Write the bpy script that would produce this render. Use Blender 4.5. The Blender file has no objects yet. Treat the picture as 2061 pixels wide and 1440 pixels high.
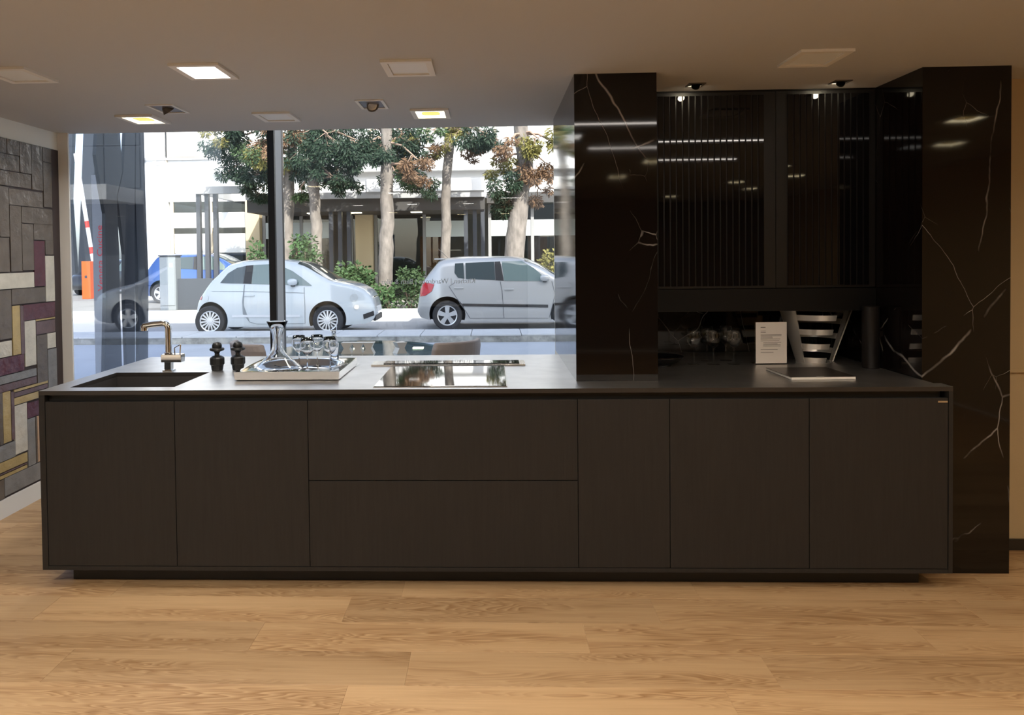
import bpy, bmesh, math, random
from mathutils import Vector, Matrix
random.seed(11)
sc = bpy.context.scene
C = sc.collection
PI = math.pi

# ------------------------------------------------------------------ camera
F = 1490.0; PX = 935.55; PY = 546.65; YAW = -.0356; PITCH = .0224; ROLL = .0113; CH = 1.53
fw = Vector((math.sin(YAW)*math.cos(PITCH), math.cos(YAW)*math.cos(PITCH), -math.sin(PITCH)))
rt = Vector((math.cos(YAW), -math.sin(YAW), 0)); up = rt.cross(fw)
r2 = rt*math.cos(ROLL) - up*math.sin(ROLL); u2 = rt*math.sin(ROLL) + up*math.cos(ROLL)
cam = bpy.data.cameras.new('camera'); co = bpy.data.objects.new('camera', cam); C.objects.link(co)
cam.sensor_width = 36; cam.lens = F/2061*36; cam.clip_start = .05; cam.clip_end = 400
cam.shift_x = (1030.5-PX)/2061; cam.shift_y = (PY-720)/2061
M4 = Matrix.Identity(4)
for i in range(3):
    M4[i][0] = r2[i]; M4[i][1] = u2[i]; M4[i][2] = -fw[i]
M4[2][3] = CH
co.matrix_world = M4
sc.camera = co

def _at(ax, val, u, v):
    d = fw + r2*((u-PX)/F) - u2*((v-PY)/F); e = Vector((0, 0, CH))
    return e + d*((val-e[ax])/d[ax])
def aX(u, v, x): return _at(0, x, u, v)
def aY(u, v, y): return _at(1, y, u, v)
def aZ(u, v, z): return _at(2, z, u, v)

# ------------------------------------------------------------------ light, exposure
SUN_DIR = Vector((-.36, .80, -.70)).normalized()
w = bpy.data.worlds.new('sky'); sc.world = w; w.use_nodes = True
wn = w.node_tree.nodes; wl = w.node_tree.links
sky = wn.new('ShaderNodeTexSky'); sky.sky_type = 'NISHITA'; sky.sun_disc = False
sky.sun_elevation = math.asin(-SUN_DIR.z); sky.sun_rotation = math.atan2(-SUN_DIR.x, -SUN_DIR.y)
sky.air_density = 1.0; sky.dust_density = 2.0; sky.ozone_density = 1.0
hs = wn.new('ShaderNodeHueSaturation'); hs.inputs['Saturation'].default_value = .65; wl.new(sky.outputs[0], hs.inputs['Color']); wl.new(hs.outputs[0], wn['Background'].inputs[0]); wn['Background'].inputs[1].default_value = .47
sun = bpy.data.lights.new('sun', 'SUN'); sun.energy = 9.0; sun.angle = math.radians(.6); sun.color = (1, .93, .82)
so = bpy.data.objects.new('sun', sun); C.objects.link(so); so.rotation_euler = SUN_DIR.to_track_quat('-Z', 'Y').to_euler()
so.location = (6, -12, 14)
LAMP_W = 7.4            # watts of one lit square ceiling panel
WARM = (1.0, .85, .65); COOL = (1.0, .93, .84)
vs = sc.view_settings
vs.view_transform = 'Standard'; vs.look = 'None'; vs.gamma = 1; vs.use_curve_mapping = False; vs.exposure = 0.0
sc.cycles.use_denoising = True
sc.cycles.max_bounces = 10; sc.cycles.transparent_max_bounces = 24; sc.cycles.sample_clamp_indirect = 6

# ------------------------------------------------------------------ materials
MATS = {}
def nmat(name):
    m = bpy.data.materials.new(name); m.use_nodes = True
    MATS[name] = m
    return m, m.node_tree.nodes, m.node_tree.links, m.node_tree.nodes['Principled BSDF']
def mat(name, col, rough=.5, metal=0., spec=.5, bump=None, var=None, coat=0., ior=1.5):
    """principled; bump=(scale, strength[, stretch]); var=(scale, amount[, stretch]) mixes a darker tone by noise"""
    m, n, l, b = nmat(name)
    b.inputs['Base Color'].default_value = (*col, 1); b.inputs['Roughness'].default_value = rough
    b.inputs['Metallic'].default_value = metal; b.inputs['Specular IOR Level'].default_value = spec
    b.inputs['Coat Weight'].default_value = coat; b.inputs['Coat Roughness'].default_value = .04; b.inputs['IOR'].default_value = ior
    if bump or var:
        tc = n.new('ShaderNodeTexCoord')
    if var:
        mp = n.new('ShaderNodeMapping'); mp.inputs['Scale'].default_value = var[2] if len(var) > 2 else (1, 1, 1)
        l.new(tc.outputs['Object'], mp.inputs[0])
        ns = n.new('ShaderNodeTexNoise'); ns.inputs['Scale'].default_value = var[0]; ns.inputs['Detail'].default_value = 6
        l.new(mp.outputs[0], ns.inputs[0])
        mx = n.new('ShaderNodeMix'); mx.data_type = 'RGBA'
        mx.inputs[6].default_value = (*[c*(1-var[1]) for c in col], 1); mx.inputs[7].default_value = (*[min(1, c*(1+var[1]*.6)) for c in col], 1)
        l.new(ns.outputs[0], mx.inputs[0]); l.new(mx.outputs[2], b.inputs['Base Color'])
    if bump:
        mp2 = n.new('ShaderNodeMapping'); mp2.inputs['Scale'].default_value = bump[2] if len(bump) > 2 else (1, 1, 1)
        l.new(tc.outputs['Object'], mp2.inputs[0])
        nb = n.new('ShaderNodeTexNoise'); nb.inputs['Scale'].default_value = bump[0]; nb.inputs['Detail'].default_value = 4
        l.new(mp2.outputs[0], nb.inputs[0])
        bp = n.new('ShaderNodeBump'); bp.inputs['Strength'].default_value = bump[1]; bp.inputs['Distance'].default_value = .02
        l.new(nb.outputs[0], bp.inputs['Height']); l.new(bp.outputs[0], b.inputs['Normal'])
    return m
def emit(name, col, s):
    m, n, l, b = nmat(name)
    b.inputs['Base Color'].default_value = (*col, 1); b.inputs['Emission Color'].default_value = (*col, 1); b.inputs['Emission Strength'].default_value = s
    return m
def pane(name, tint=(1, 1, 1), ior=1.5):
    m, n, l, b = nmat(name); n.remove(b)
    t = n.new('ShaderNodeBsdfTransparent'); t.inputs[0].default_value = (*tint, 1)
    g = n.new('ShaderNodeBsdfGlossy'); g.inputs['Roughness'].default_value = 0.0; g.inputs[0].default_value = (1, 1, 1, 1)
    f = n.new('ShaderNodeFresnel'); ge = n.new('ShaderNodeNewGeometry'); mr = n.new('ShaderNodeMapRange'); mr.inputs[3].default_value = ior; mr.inputs[4].default_value = 1/ior
    l.new(ge.outputs['Backfacing'], mr.inputs[0]); l.new(mr.outputs[0], f.inputs[0])   # both faces of a pane reflect alike
    mx = n.new('ShaderNodeMixShader'); l.new(f.outputs[0], mx.inputs[0]); l.new(t.outputs[0], mx.inputs[1]); l.new(g.outputs[0], mx.inputs[2])
    l.new(mx.outputs[0], n['Material Output'].inputs[0])
    return m
def glassmat(name, col=(1, 1, 1)):
    m, n, l, b = nmat(name)
    b.inputs['Base Color'].default_value = (*col, 1); b.inputs['Roughness'].default_value = 0
    b.inputs['Transmission Weight'].default_value = 1; b.inputs['IOR'].default_value = 1.48
    return m

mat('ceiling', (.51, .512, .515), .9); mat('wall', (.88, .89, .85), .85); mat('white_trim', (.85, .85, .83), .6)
mat('tan_wall', (.56, .44, .27), .7, bump=(60, .05)); mat('back_wall', (.22, .18, .14), .8); mat('dark_trim', (.03, .025, .02), .5)
mat('worktop_edge', (.030, .026, .023), .45); mat('worktop', (.62, .61, .60), .37, 1.0, bump=(180, .03), var=(9, .25))
mat('front_wood', (.021, .020, .0195), .55, spec=.4, var=(14, .35, (6, 6, .35)), bump=(40, .10, (6, 6, .3)))
mat('gola', (.012, .011, .010), .5); mat('plinth', (.010, .009, .009), .45); mat('black', (.0035, .0035, .0035), .5, spec=.25)
mat('cabinet_black', (.006, .0055, .0055), .4); mat('cabinet_frame', (.010, .0075, .0065), .45, spec=.35)
mat('ribbed_glass', (.004, .004, .005), .03, spec=.5); mat('hob_glass', (.006, .006, .007), .03, spec=.8, coat=.6)
mat('steel', (.75, .74, .72), .22, 1.0); mat('chrome', (.86, .85, .83), .06, 1.0); mat('silver', (.70, .69, .675), .08, 1.0)
mat('sink_grey', (.050, .046, .044), .5); mat('mill_black', (.010, .010, .010), .45)
mat('basket_steel', (.86, .82, .76), .26, .7); mat('ornament', (.72, .71, .69), .38, .35); mat('paper', (.86, .80, .74), .7); mat('ink', (.18, .15, .14), .8); mat('magazine', (.035, .028, .024), .3); mat('page_edge', (.86, .83, .78), .7)
mat('vase', (.011, .009, .0085), .45, spec=.3)
mat('leather', (.37, .325, .315), .5, bump=(90, .06), var=(6, .2)); mat('chair_leg', (.02, .02, .02), .4, .5)
glassmat('clear_glass'); pane('acrylic', (.97, .98, .98)); pane('window_glass', (.93, .955, .97)); pane('side_glass', (.80, .84, .90), 1.62); pane('table_glass', (.55, .66, .66), 1.6)
pane('shop_glass', (.55, .58, .58), 1.5)
mat('mullion_black', (.010, .010, .010), .4); mat('mullion_grey', (.60, .58, .56), .45)
mat('fitting_white', (.78, .77, .74), .6); mat('diffuser_off', (.80, .83, .84), .5); mat('gimbal', (.14, .125, .115), .45, .3); mat('lamp_face', (.85, .83, .80), .25, .6)
emit('diffuser_white', (1, .97, .92), 12.0); emit('diffuser_warm', (1, .86, .56), 14.0); emit('diffuser_core', (1, .66, .16), 1.1); emit('spot_lens', (1, .86, .6), 90); pane('thin_glass', (.985, .99, .99), 1.45); emit('strip', (1, .92, .84), 28)
# outdoors
mat('road', (.46, .46, .47), .85, var=(1.2, .18), bump=(30, .2)); mat('paving', (.56, .58, .62), .8, var=(1.5, .15)); mat('kerb_top', (.68, .68, .68), .85, var=(3, .2))
mat('kerb_stone', (.50, .49, .45), .9, var=(7, .95), bump=(22, .9)); mat('ground', (.36, .34, .30), .95, var=(.8, .3))
mat('facade_white', (.86, .86, .86), .8); mat('facade_grey', (.30, .30, .30), .7); mat('facade_beige', (.62, .50, .32), .7); mat('frame_beige', (.66, .55, .40), .6)
mat('canopy_dark', (.055, .052, .05), .6); mat('canopy_grey', (.42, .42, .42), .7); mat('post_dark', (.055, .06, .072), .5); mat('post_pale', (.62, .56, .52), .7)
mat('frosted', (.52, .57, .56), .45); mat('shop_dark', (.34, .34, .33), .6); mat('shop_wood', (.42, .17, .06), .6); mat('shop_curtain', (.40, .36, .32), .8); mat('blind', (.80, .80, .78), .8)
mat('low_wall', (.055, .064, .078), .7); mat('utility', (.24, .265, .28), .6); mat('barrier_orange', (.85, .14, .03), .5); mat('barrier_white', (.86, .86, .86), .5); mat('barrier_red', (.55, .06, .05), .5)
mat('office_dark', (.045, .062, .085), .45); mat('office_pane', (.03, .045, .065), .12); mat('reflection', (.036, .042, .052), .45, spec=.4); mat('sign_grey', (.30, .31, .33), .6); mat('sign_red', (.75, .05, .07), .5)
mat('bark', (.26, .228, .20), .95, var=(7, .9, (1, 1, .45)), bump=(16, 1.0, (1, 1, .35))); mat('twig', (.34, .24, .18), .95)
for nm, c in (('leaf_dark', (.022, .048, .024)), ('leaf_mid', (.055, .10, .036)), ('leaf_dry', (.20, .115, .06)), ('leaf_yellow', (.22, .20, .05)), ('leaf_bush', (.06, .12, .04))):
    mat(nm, c, .7, var=(1.1, .45))
mat('paint_white', (.63, .68, .71), .22, coat=1.0); mat('paint_silver', (.56, .56, .555), .32, .35, coat=.8); mat('paint_blue', (.045, .11, .33), .25, .2, coat=1.0); mat('paint_dark', (.035, .037, .042), .25, .3, coat=1.0)
mat('tyre', (.035, .035, .038), .8); mat('well', (.012, .012, .013), .9); mat('rim', (.74, .75, .77), .3, .6); mat('rim_gap', (.03, .03, .035), .6)
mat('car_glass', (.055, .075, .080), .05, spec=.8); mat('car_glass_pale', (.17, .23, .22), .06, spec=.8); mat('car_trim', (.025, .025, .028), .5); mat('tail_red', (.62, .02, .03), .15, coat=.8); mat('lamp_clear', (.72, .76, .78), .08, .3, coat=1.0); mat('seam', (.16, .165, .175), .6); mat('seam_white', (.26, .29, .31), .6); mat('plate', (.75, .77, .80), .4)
mat('letter_white', (.85, .87, .88), .6)

def marble():
    m, n, l, b = nmat('marble')
    tc = n.new('ShaderNodeTexCoord')
    ns = n.new('ShaderNodeTexNoise'); ns.inputs['Scale'].default_value = 1.1; ns.inputs['Detail'].default_value = 5; l.new(tc.outputs['Object'], ns.inputs[0])
    ad = n.new('ShaderNodeMix'); ad.data_type = 'RGBA'; ad.blend_type = 'LINEAR_LIGHT'; ad.inputs[0].default_value = .13
    l.new(tc.outputs['Object'], ad.inputs[6]); l.new(ns.outputs[1], ad.inputs[7])
    tot = None
    for sc_, wd, seed, thr in ((1.0, .0036, 0, .49), (2.1, .0024, 3.7, .50), (.7, .0035, 8.3, .48), (4.6, .0035, 5.1, .60)):
        mp = n.new('ShaderNodeMapping'); mp.inputs['Location'].default_value = (seed, seed*.7, seed*1.3); mp.inputs['Rotation'].default_value = (.3, .5+seed, .2); mp.inputs['Scale'].default_value = (1, 1, .62)
        l.new(ad.outputs[2], mp.inputs[0])
        v = n.new('ShaderNodeTexVoronoi'); v.feature = 'DISTANCE_TO_EDGE'; v.inputs['Scale'].default_value = sc_; l.new(mp.outputs[0], v.inputs[0])
        r = n.new('ShaderNodeMapRange'); r.inputs[1].default_value = 0; r.inputs[2].default_value = wd; r.inputs[3].default_value = 1; r.inputs[4].default_value = 0; l.new(v.outputs[0], r.inputs[0])
        n2 = n.new('ShaderNodeTexNoise'); n2.inputs['Scale'].default_value = 3.1; n2.inputs['Detail'].default_value = 4; l.new(mp.outputs[0], n2.inputs[0])
        r3 = n.new('ShaderNodeMapRange'); r3.inputs[1].default_value = thr; r3.inputs[2].default_value = thr+.10; l.new(n2.outputs[0], r3.inputs[0])
        mu = n.new('ShaderNodeMath'); mu.operation = 'MULTIPLY'; l.new(r.outputs[0], mu.inputs[0]); l.new(r3.outputs[0], mu.inputs[1])
        if tot is None: tot = mu
        else:
            a = n.new('ShaderNodeMath'); a.operation = 'MAXIMUM'; l.new(tot.outputs[0], a.inputs[0]); l.new(mu.outputs[0], a.inputs[1]); tot = a
    mx = n.new('ShaderNodeMix'); mx.data_type = 'RGBA'; mx.inputs[6].default_value = (.0065, .0048, .0043, 1); mx.inputs[7].default_value = (.34, .32, .31, 1)
    l.new(tot.outputs[0], mx.inputs[0]); l.new(mx.outputs[2], b.inputs['Base Color'])
    b.inputs['Roughness'].default_value = .05; b.inputs['Specular IOR Level'].default_value = .42
marble()

def wood():
    m, n, l, b = nmat('oak')
    tc = n.new('ShaderNodeTexCoord'); oi = n.new('ShaderNodeObjectInfo')
    cm = n.new('ShaderNodeVectorMath'); cm.operation = 'MULTIPLY'; cm.inputs[1].default_value = (37, 17, 23)
    cb = n.new('ShaderNodeCombineXYZ')
    for i in range(3): l.new(oi.outputs['Random'], cb.inputs[i])
    l.new(cb.outputs[0], cm.inputs[0])
    va = n.new('ShaderNodeVectorMath'); va.operation = 'ADD'; l.new(tc.outputs['Object'], va.inputs[0]); l.new(cm.outputs[0], va.inputs[1])
    mp = n.new('ShaderNodeMapping'); mp.inputs['Scale'].default_value = (.85, 8.0, 8.0); l.new(va.outputs[0], mp.inputs[0])
    ns = n.new('ShaderNodeTexNoise'); ns.inputs['Scale'].default_value = 1.3; ns.inputs['Detail'].default_value = 2.5; ns.inputs['Distortion'].default_value = .5; l.new(mp.outputs[0], ns.inputs[0])
    # contour lines of a stretched noise: cathedral grain
    mu = n.new('ShaderNodeMath'); mu.operation = 'MULTIPLY'; mu.inputs[1].default_value = 24; l.new(ns.outputs[0], mu.inputs[0])
    fr = n.new('ShaderNodeMath'); fr.operation = 'FRACT'; l.new(mu.outputs[0], fr.inputs[0])
    cr = n.new('ShaderNodeValToRGB'); e = cr.color_ramp.elements; e[0].position = .0; e[0].color = (0, 0, 0, 1); e[1].position = .78; e[1].color = (1, 1, 1, 1)
    e2 = e.new(.97); e2.color = (0, 0, 0, 1); l.new(fr.outputs[0], cr.inputs[0])
    mk = n.new('ShaderNodeTexNoise'); mk.inputs['Scale'].default_value = 1.1; l.new(mp.outputs[0], mk.inputs[0])
    mr = n.new('ShaderNodeMapRange'); mr.inputs[1].default_value = .40; mr.inputs[2].default_value = .58; l.new(mk.outputs[0], mr.inputs[0])
    gm = n.new('ShaderNodeMath'); gm.operation = 'MULTIPLY'; l.new(cr.outputs[0], gm.inputs[0]); l.new(mr.outputs[0], gm.inputs[1])
    mp2 = n.new('ShaderNodeMapping'); mp2.inputs['Scale'].default_value = (2.0, 60.0, 60.0); l.new(va.outputs[0], mp2.inputs[0])
    fi = n.new('ShaderNodeTexNoise'); fi.inputs['Scale'].default_value = 1.6; fi.inputs['Detail'].default_value = 5; l.new(mp2.outputs[0], fi.inputs[0])
    base = n.new('ShaderNodeMix'); base.data_type = 'RGBA'; base.inputs[6].default_value = (.46, .292, .148, 1); base.inputs[7].default_value = (.62, .412, .222, 1)
    l.new(fi.outputs[0], base.inputs[0])
    g2 = n.new('ShaderNodeMix'); g2.data_type = 'RGBA'; g2.blend_type = 'MULTIPLY'; l.new(gm.outputs[0], g2.inputs[0]); l.new(base.outputs[2], g2.inputs[6]); g2.inputs[7].default_value = (.60, .50, .40, 1)
    # knots
    vo = n.new('ShaderNodeTexVoronoi'); vo.inputs['Scale'].default_value = 2.6; mp3 = n.new('ShaderNodeMapping'); mp3.inputs['Scale'].default_value = (1, 1.9, 1); l.new(va.outputs[0], mp3.inputs[0]); l.new(mp3.outputs[0], vo.inputs[0])
    kr = n.new('ShaderNodeMapRange'); kr.inputs[1].default_value = .015; kr.inputs[2].default_value = .085; kr.inputs[3].default_value = .65; kr.inputs[4].default_value = 0; l.new(vo.outputs[0], kr.inputs[0])
    g3 = n.new('ShaderNodeMix'); g3.data_type = 'RGBA'; g3.blend_type = 'MULTIPLY'; l.new(kr.outputs[0], g3.inputs[0]); l.new(g2.outputs[2], g3.inputs[6]); g3.inputs[7].default_value = (.5, .38, .28, 1)
    hv = n.new('ShaderNodeHueSaturation'); vr = n.new('ShaderNodeMapRange'); vr.inputs[3].default_value = .86; vr.inputs[4].default_value = 1.08; l.new(oi.outputs['Random'], vr.inputs[0])
    l.new(vr.outputs[0], hv.inputs['Value']); l.new(g3.outputs[2], hv.inputs['Color']); l.new(hv.outputs[0], b.inputs['Base Color'])
    b.inputs['Roughness'].default_value = .42
    bp = n.new('ShaderNodeBump'); bp.inputs['Strength'].default_value = .08; bp.inputs['Distance'].default_value = .01; l.new(fi.outputs[0], bp.inputs['Height']); l.new(bp.outputs[0], b.inputs['Normal'])
wood()
for nm, c in (('tile_brown', (.150, .125, .105)), ('tile_cream', (.66, .63, .55)), ('tile_purple', (.115, .038, .055)), ('tile_yellow', (.50, .38, .17)), ('tile_grey', (.25, .25, .25)), ('tile_plum', (.16, .105, .11)), ('tile_peach', (.62, .42, .28))):
    mat(nm, c, .22, var=(9, .35), bump=(13, .55))
mat('grout', (.05, .035, .035), .7)

# ------------------------------------------------------------------ mesh helpers
class MB:
    def __init__(s): s.v = []; s.f = []; s.mi = []; s.cur = 0
    def add(s, vs_, fs):
        o = len(s.v); s.v += [tuple(p) for p in vs_]; s.f += [[i+o for i in f] for f in fs]; s.mi += [s.cur]*len(fs); return s
    def box(s, x0, x1, y0, y1, z0, z1):
        return s.add([(x0, y0, z0), (x1, y0, z0), (x1, y1, z0), (x0, y1, z0), (x0, y0, z1), (x1, y0, z1), (x1, y1, z1), (x0, y1, z1)],
                     [(0, 3, 2, 1), (4, 5, 6, 7), (0, 1, 5, 4), (1, 2, 6, 5), (2, 3, 7, 6), (3, 0, 4, 7)])
    def prism(s, poly, a, b, axis):
        """poly: 2-D points in the two other axes (in xyz order), extruded a..b along axis"""
        def p(q, t):
            return {0: (t, q[0], q[1]), 1: (q[0], t, q[1]), 2: (q[0], q[1], t)}[axis]
        n = len(poly)
        return s.add([p(q, a) for q in poly]+[p(q, b) for q in poly], [list(range(n))[::-1], list(range(n, 2*n))]+[[i, (i+1) % n, n+(i+1) % n, n+i] for i in range(n)])
    def lathe(s, prof, n=32, c=(0, 0, 0), axis=2, cap=True):
        vs_ = []; fs = []; m = len(prof)
        for j in range(n):
            a = 2*PI*j/n
            for r, h in prof:
                q = (r*math.cos(a), r*math.sin(a), h)
                if axis == 1: q = (q[0], q[2], q[1])
                if axis == 0: q = (q[2], q[0], q[1])
                vs_.append((c[0]+q[0], c[1]+q[1], c[2]+q[2]))
        for j in range(n):
            for i in range(m-1):
                fs.append([j*m+i, ((j+1) % n)*m+i, ((j+1) % n)*m+i+1, j*m+i+1])
        if cap:
            if prof[0][0] > 1e-4: fs.append([j*m for j in range(n)][::-1])
            if prof[-1][0] > 1e-4: fs.append([j*m+m-1 for j in range(n)])
        return s.add(vs_, fs)
    def tube(s, pts, r, n=10, closed=False):
        pts = [Vector(p) for p in pts]; vs_ = []; fs = []
        rs = r if isinstance(r, (list, tuple)) else [r]*len(pts)
        up_ = None
        for i, p in enumerate(pts):
            t = (pts[min(i+1, len(pts)-1)]-pts[max(i-1, 0)]).normalized()
            if up_ is None:
                up_ = Vector((0, 0, 1)) if abs(t.z) < .9 else Vector((1, 0, 0))
            a = t.cross(up_).normalized(); b = a.cross(t).normalized(); up_ = b
            for k in range(n):
                an = 2*PI*k/n
                vs_.append(p+(a*math.cos(an)+b*math.sin(an))*rs[i])
        for i in range(len(pts)-1):
            for k in range(n):
                fs.append([i*n+k, i*n+(k+1) % n, (i+1)*n+(k+1) % n, (i+1)*n+k])
        fs.append(list(range(n))[::-1]); fs.append([(len(pts)-1)*n+k for k in range(n)])
        return s.add(vs_, fs)
    def build(s, name, m, parent=None, smooth=False, bevel=0, loc=None, fix=True):
        me = bpy.data.meshes.new(name); me.from_pydata(s.v, [], s.f)
        ms = m if isinstance(m, (list, tuple)) else [m]
        for k in ms: me.materials.append(MATS[k])
        if len(ms) > 1: me.polygons.foreach_set('material_index', s.mi)
        if fix:
            bm = bmesh.new(); bm.from_mesh(me); bmesh.ops.remove_doubles(bm, verts=bm.verts, dist=1e-5); bmesh.ops.recalc_face_normals(bm, faces=bm.faces); bm.to_mesh(me); bm.free()
        if smooth:
            me.polygons.foreach_set('use_smooth', [True]*len(me.polygons))
        o = bpy.data.objects.new(name, me); C.objects.link(o)
        if smooth and smooth != 'all':
            try: me.set_sharp_from_angle(angle=math.radians(40))
            except Exception: pass
        if bevel:
            b = o.modifiers.new('b', 'BEVEL'); b.width = bevel; b.segments = 2; b.limit_method = 'ANGLE'; b.angle_limit = math.radians(35)
        if parent: o.parent = parent
        if loc: o.location = loc
        return o
def box(name, m, x0, x1, y0, y1, z0, z1, parent=None, bevel=0):
    return MB().box(x0, x1, y0, y1, z0, z1).build(name, m, parent, bevel=bevel)
def tag(o, label, cat, group=None):
    o['label'] = label; o['category'] = cat
    if group: o['group'] = group
    return o
def struct(o, label=None):
    o['kind'] = 'structure'
    if label: o['label'] = label
    return o
def thing(name, label, cat, loc=(0, 0, 0), group=None, rz=0):
    o = bpy.data.objects.new(name, None); C.objects.link(o); o.location = loc; o.rotation_euler = (0, 0, rz); o.empty_display_size = .1
    return tag(o, label, cat, group)
def copy_tree(o, parent=None):
    c = o.copy(); C.objects.link(c); c.parent = parent
    for ch in o.children: copy_tree(ch, c)
    return c
def text_mesh(name, body, size, m, M, parent=None, depth=.002, align='CENTER'):
    cu = bpy.data.curves.new(name, 'FONT'); cu.body = body; cu.size = size; cu.extrude = depth; cu.align_x = align; cu.align_y = 'CENTER'; cu.resolution_u = 3
    t = bpy.data.objects.new(name, cu); C.objects.link(t)
    me = bpy.data.meshes.new_from_object(t.evaluated_get(bpy.context.evaluated_depsgraph_get())); bpy.data.objects.remove(t)
    me.transform(M); me.materials.clear(); me.materials.append(MATS[m])
    o = bpy.data.objects.new(name, me); C.objects.link(o)
    if parent: o.parent = parent
    return o
def arealight(name, loc, size, watts, col, parent=None, spread=math.radians(150), rot=(0, 0, 0)):
    li = bpy.data.lights.new(name, 'AREA'); li.shape = 'RECTANGLE'; li.size = size[0]; li.size_y = size[1]; li.energy = watts; li.color = col; li.spread = spread
    o = bpy.data.objects.new(name, li); C.objects.link(o); o.location = loc; o.rotation_euler = rot
    if parent: o.parent = parent
    return o

# ------------------------------------------------------------------ room shell
ZC = 2.38; XW = -2.909; YH = 4.94; XR = 4.6; YB = -4.6; YG = 6.63
fl = struct(box('floor', 'oak', XW-.6, XR, YB, YG+.05, -.12, -.007), 'light oak plank floor with long boards and visible grain')
PW = .2265; PLN = 1.325
row_end = {}   # one known board end for each row of boards
def rowy(k): return 2.589 + PW*k
known = {2: (1318, 1228), 1: (1180, 1283), 0: (1548, 1348), -1: (1470, 1410), 3: (1400, 1190)}
plank_me = {}
def plank(x0, x1, y0, y1):
    key = (round(x1-x0, 3), round(y1-y0, 3))
    if key not in plank_me:
        g = .0002; c = .0005
        L, W = x1-x0, y1-y0
        vs_ = [(g, g, -.007), (L-g, g, -.007), (L-g, W-g, -.007), (g, W-g, -.007), (g, g, -c), (L-g, g, -c), (L-g, W-g, -c), (g, W-g, -c), (g+c, g+c, 0), (L-g-c, g+c, 0), (L-g-c, W-g-c, 0), (g+c, W-g-c, 0)]
        fs = [(0, 1, 5, 4), (1, 2, 6, 5), (2, 3, 7, 6), (3, 0, 4, 7), (4, 5, 9, 8), (5, 6, 10, 9), (6, 7, 11, 10), (7, 4, 8, 11), (8, 9, 10, 11)]
        me = bpy.data.meshes.new('plank'); me.from_pydata(vs_, [], fs); me.materials.append(MATS['oak']); plank_me[key] = me
    o = bpy.data.objects.new('plank', plank_me[key]); C.objects.link(o); o.location = (x0, y0, 0); o.parent = fl
rr = random.Random(5)
for k in range(-4, 19):
    y0 = rowy(k)
    if k in known:
        e = aZ(*known[k], 0).x
    else:
        e = rr.uniform(0, PLN)
    x = e - math.ceil((e-(XW))/PLN)*PLN
    while x < XR:
        a, b_ = max(x, XW+.001), min(x+PLN, XR-.001)
        if b_-a > .03: plank(a, b_, y0, min(y0+PW, YG))
        x += PLN
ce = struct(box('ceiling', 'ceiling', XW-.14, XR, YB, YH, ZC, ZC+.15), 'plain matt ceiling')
struct(box('ceiling_bay', 'ceiling', XW-.35, 2.75, YH, YG+.1, 3.06, 3.14)); struct(box('wall_bulkhead', 'ceiling', XW-.14, 2.75, YH-.1, YH, ZC+.15, 3.06))
wl_ = struct(box('wall_left', 'wall', XW-.14, XW, YB, YH-.041, 0, ZC), 'white side wall with a panel of patterned tiles')
struct(box('wall_right', 'tan_wall', XR, XR+.1, YB, 3.95, 0, ZC)); struct(box('wall_back', 'back_wall', XW-.1, XR+.1, YB-.1, YB, 0, ZC))
struct(box('wall_front', 'tan_wall', 2.43, XR, 3.83, 3.95, 0, ZC), 'tan wall beside the marble pillar')
struct(box('trim_2', 'tan_wall', 2.43, XR, 3.815, 3.83, .905, .925)); struct(box('baseboard_front', 'dark_trim', 2.43, XR, 3.815, 3.83, 0, .055))
struct(box('trim_3', 'tan_wall', 2.43, XR, 3.82, 3.83, .925, ZC))
struct(box('wall_niche', 'marble', .60, 2.42, 4.56, 4.70, 0, ZC), 'black marble back of the niche')
struct(box('wall_bay', 'wall', .42, 2.75, 4.70, 4.94, 0, 3.06)); struct(box('wall_bay_right', 'wall', 2.65, 2.75, 4.94, YG, 0, 3.06))
struct(box('trim_1', 'white_trim', XW-.10, XW+.072, YH-.04, YH-.025, 0, ZC+.3), 'white jamb beside the shop window')
struct(box('baseboard_left', 'white_trim', XW, XW+.012, YB, YH-.04, 0, .112), 'white skirting below the tiles')
# storeys above: they keep the street in front of the window in the shade
struct(box('wall_upper', 'facade_grey', XW-.5, 12, -6, YG-.02, 3.16, 9.2))

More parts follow.
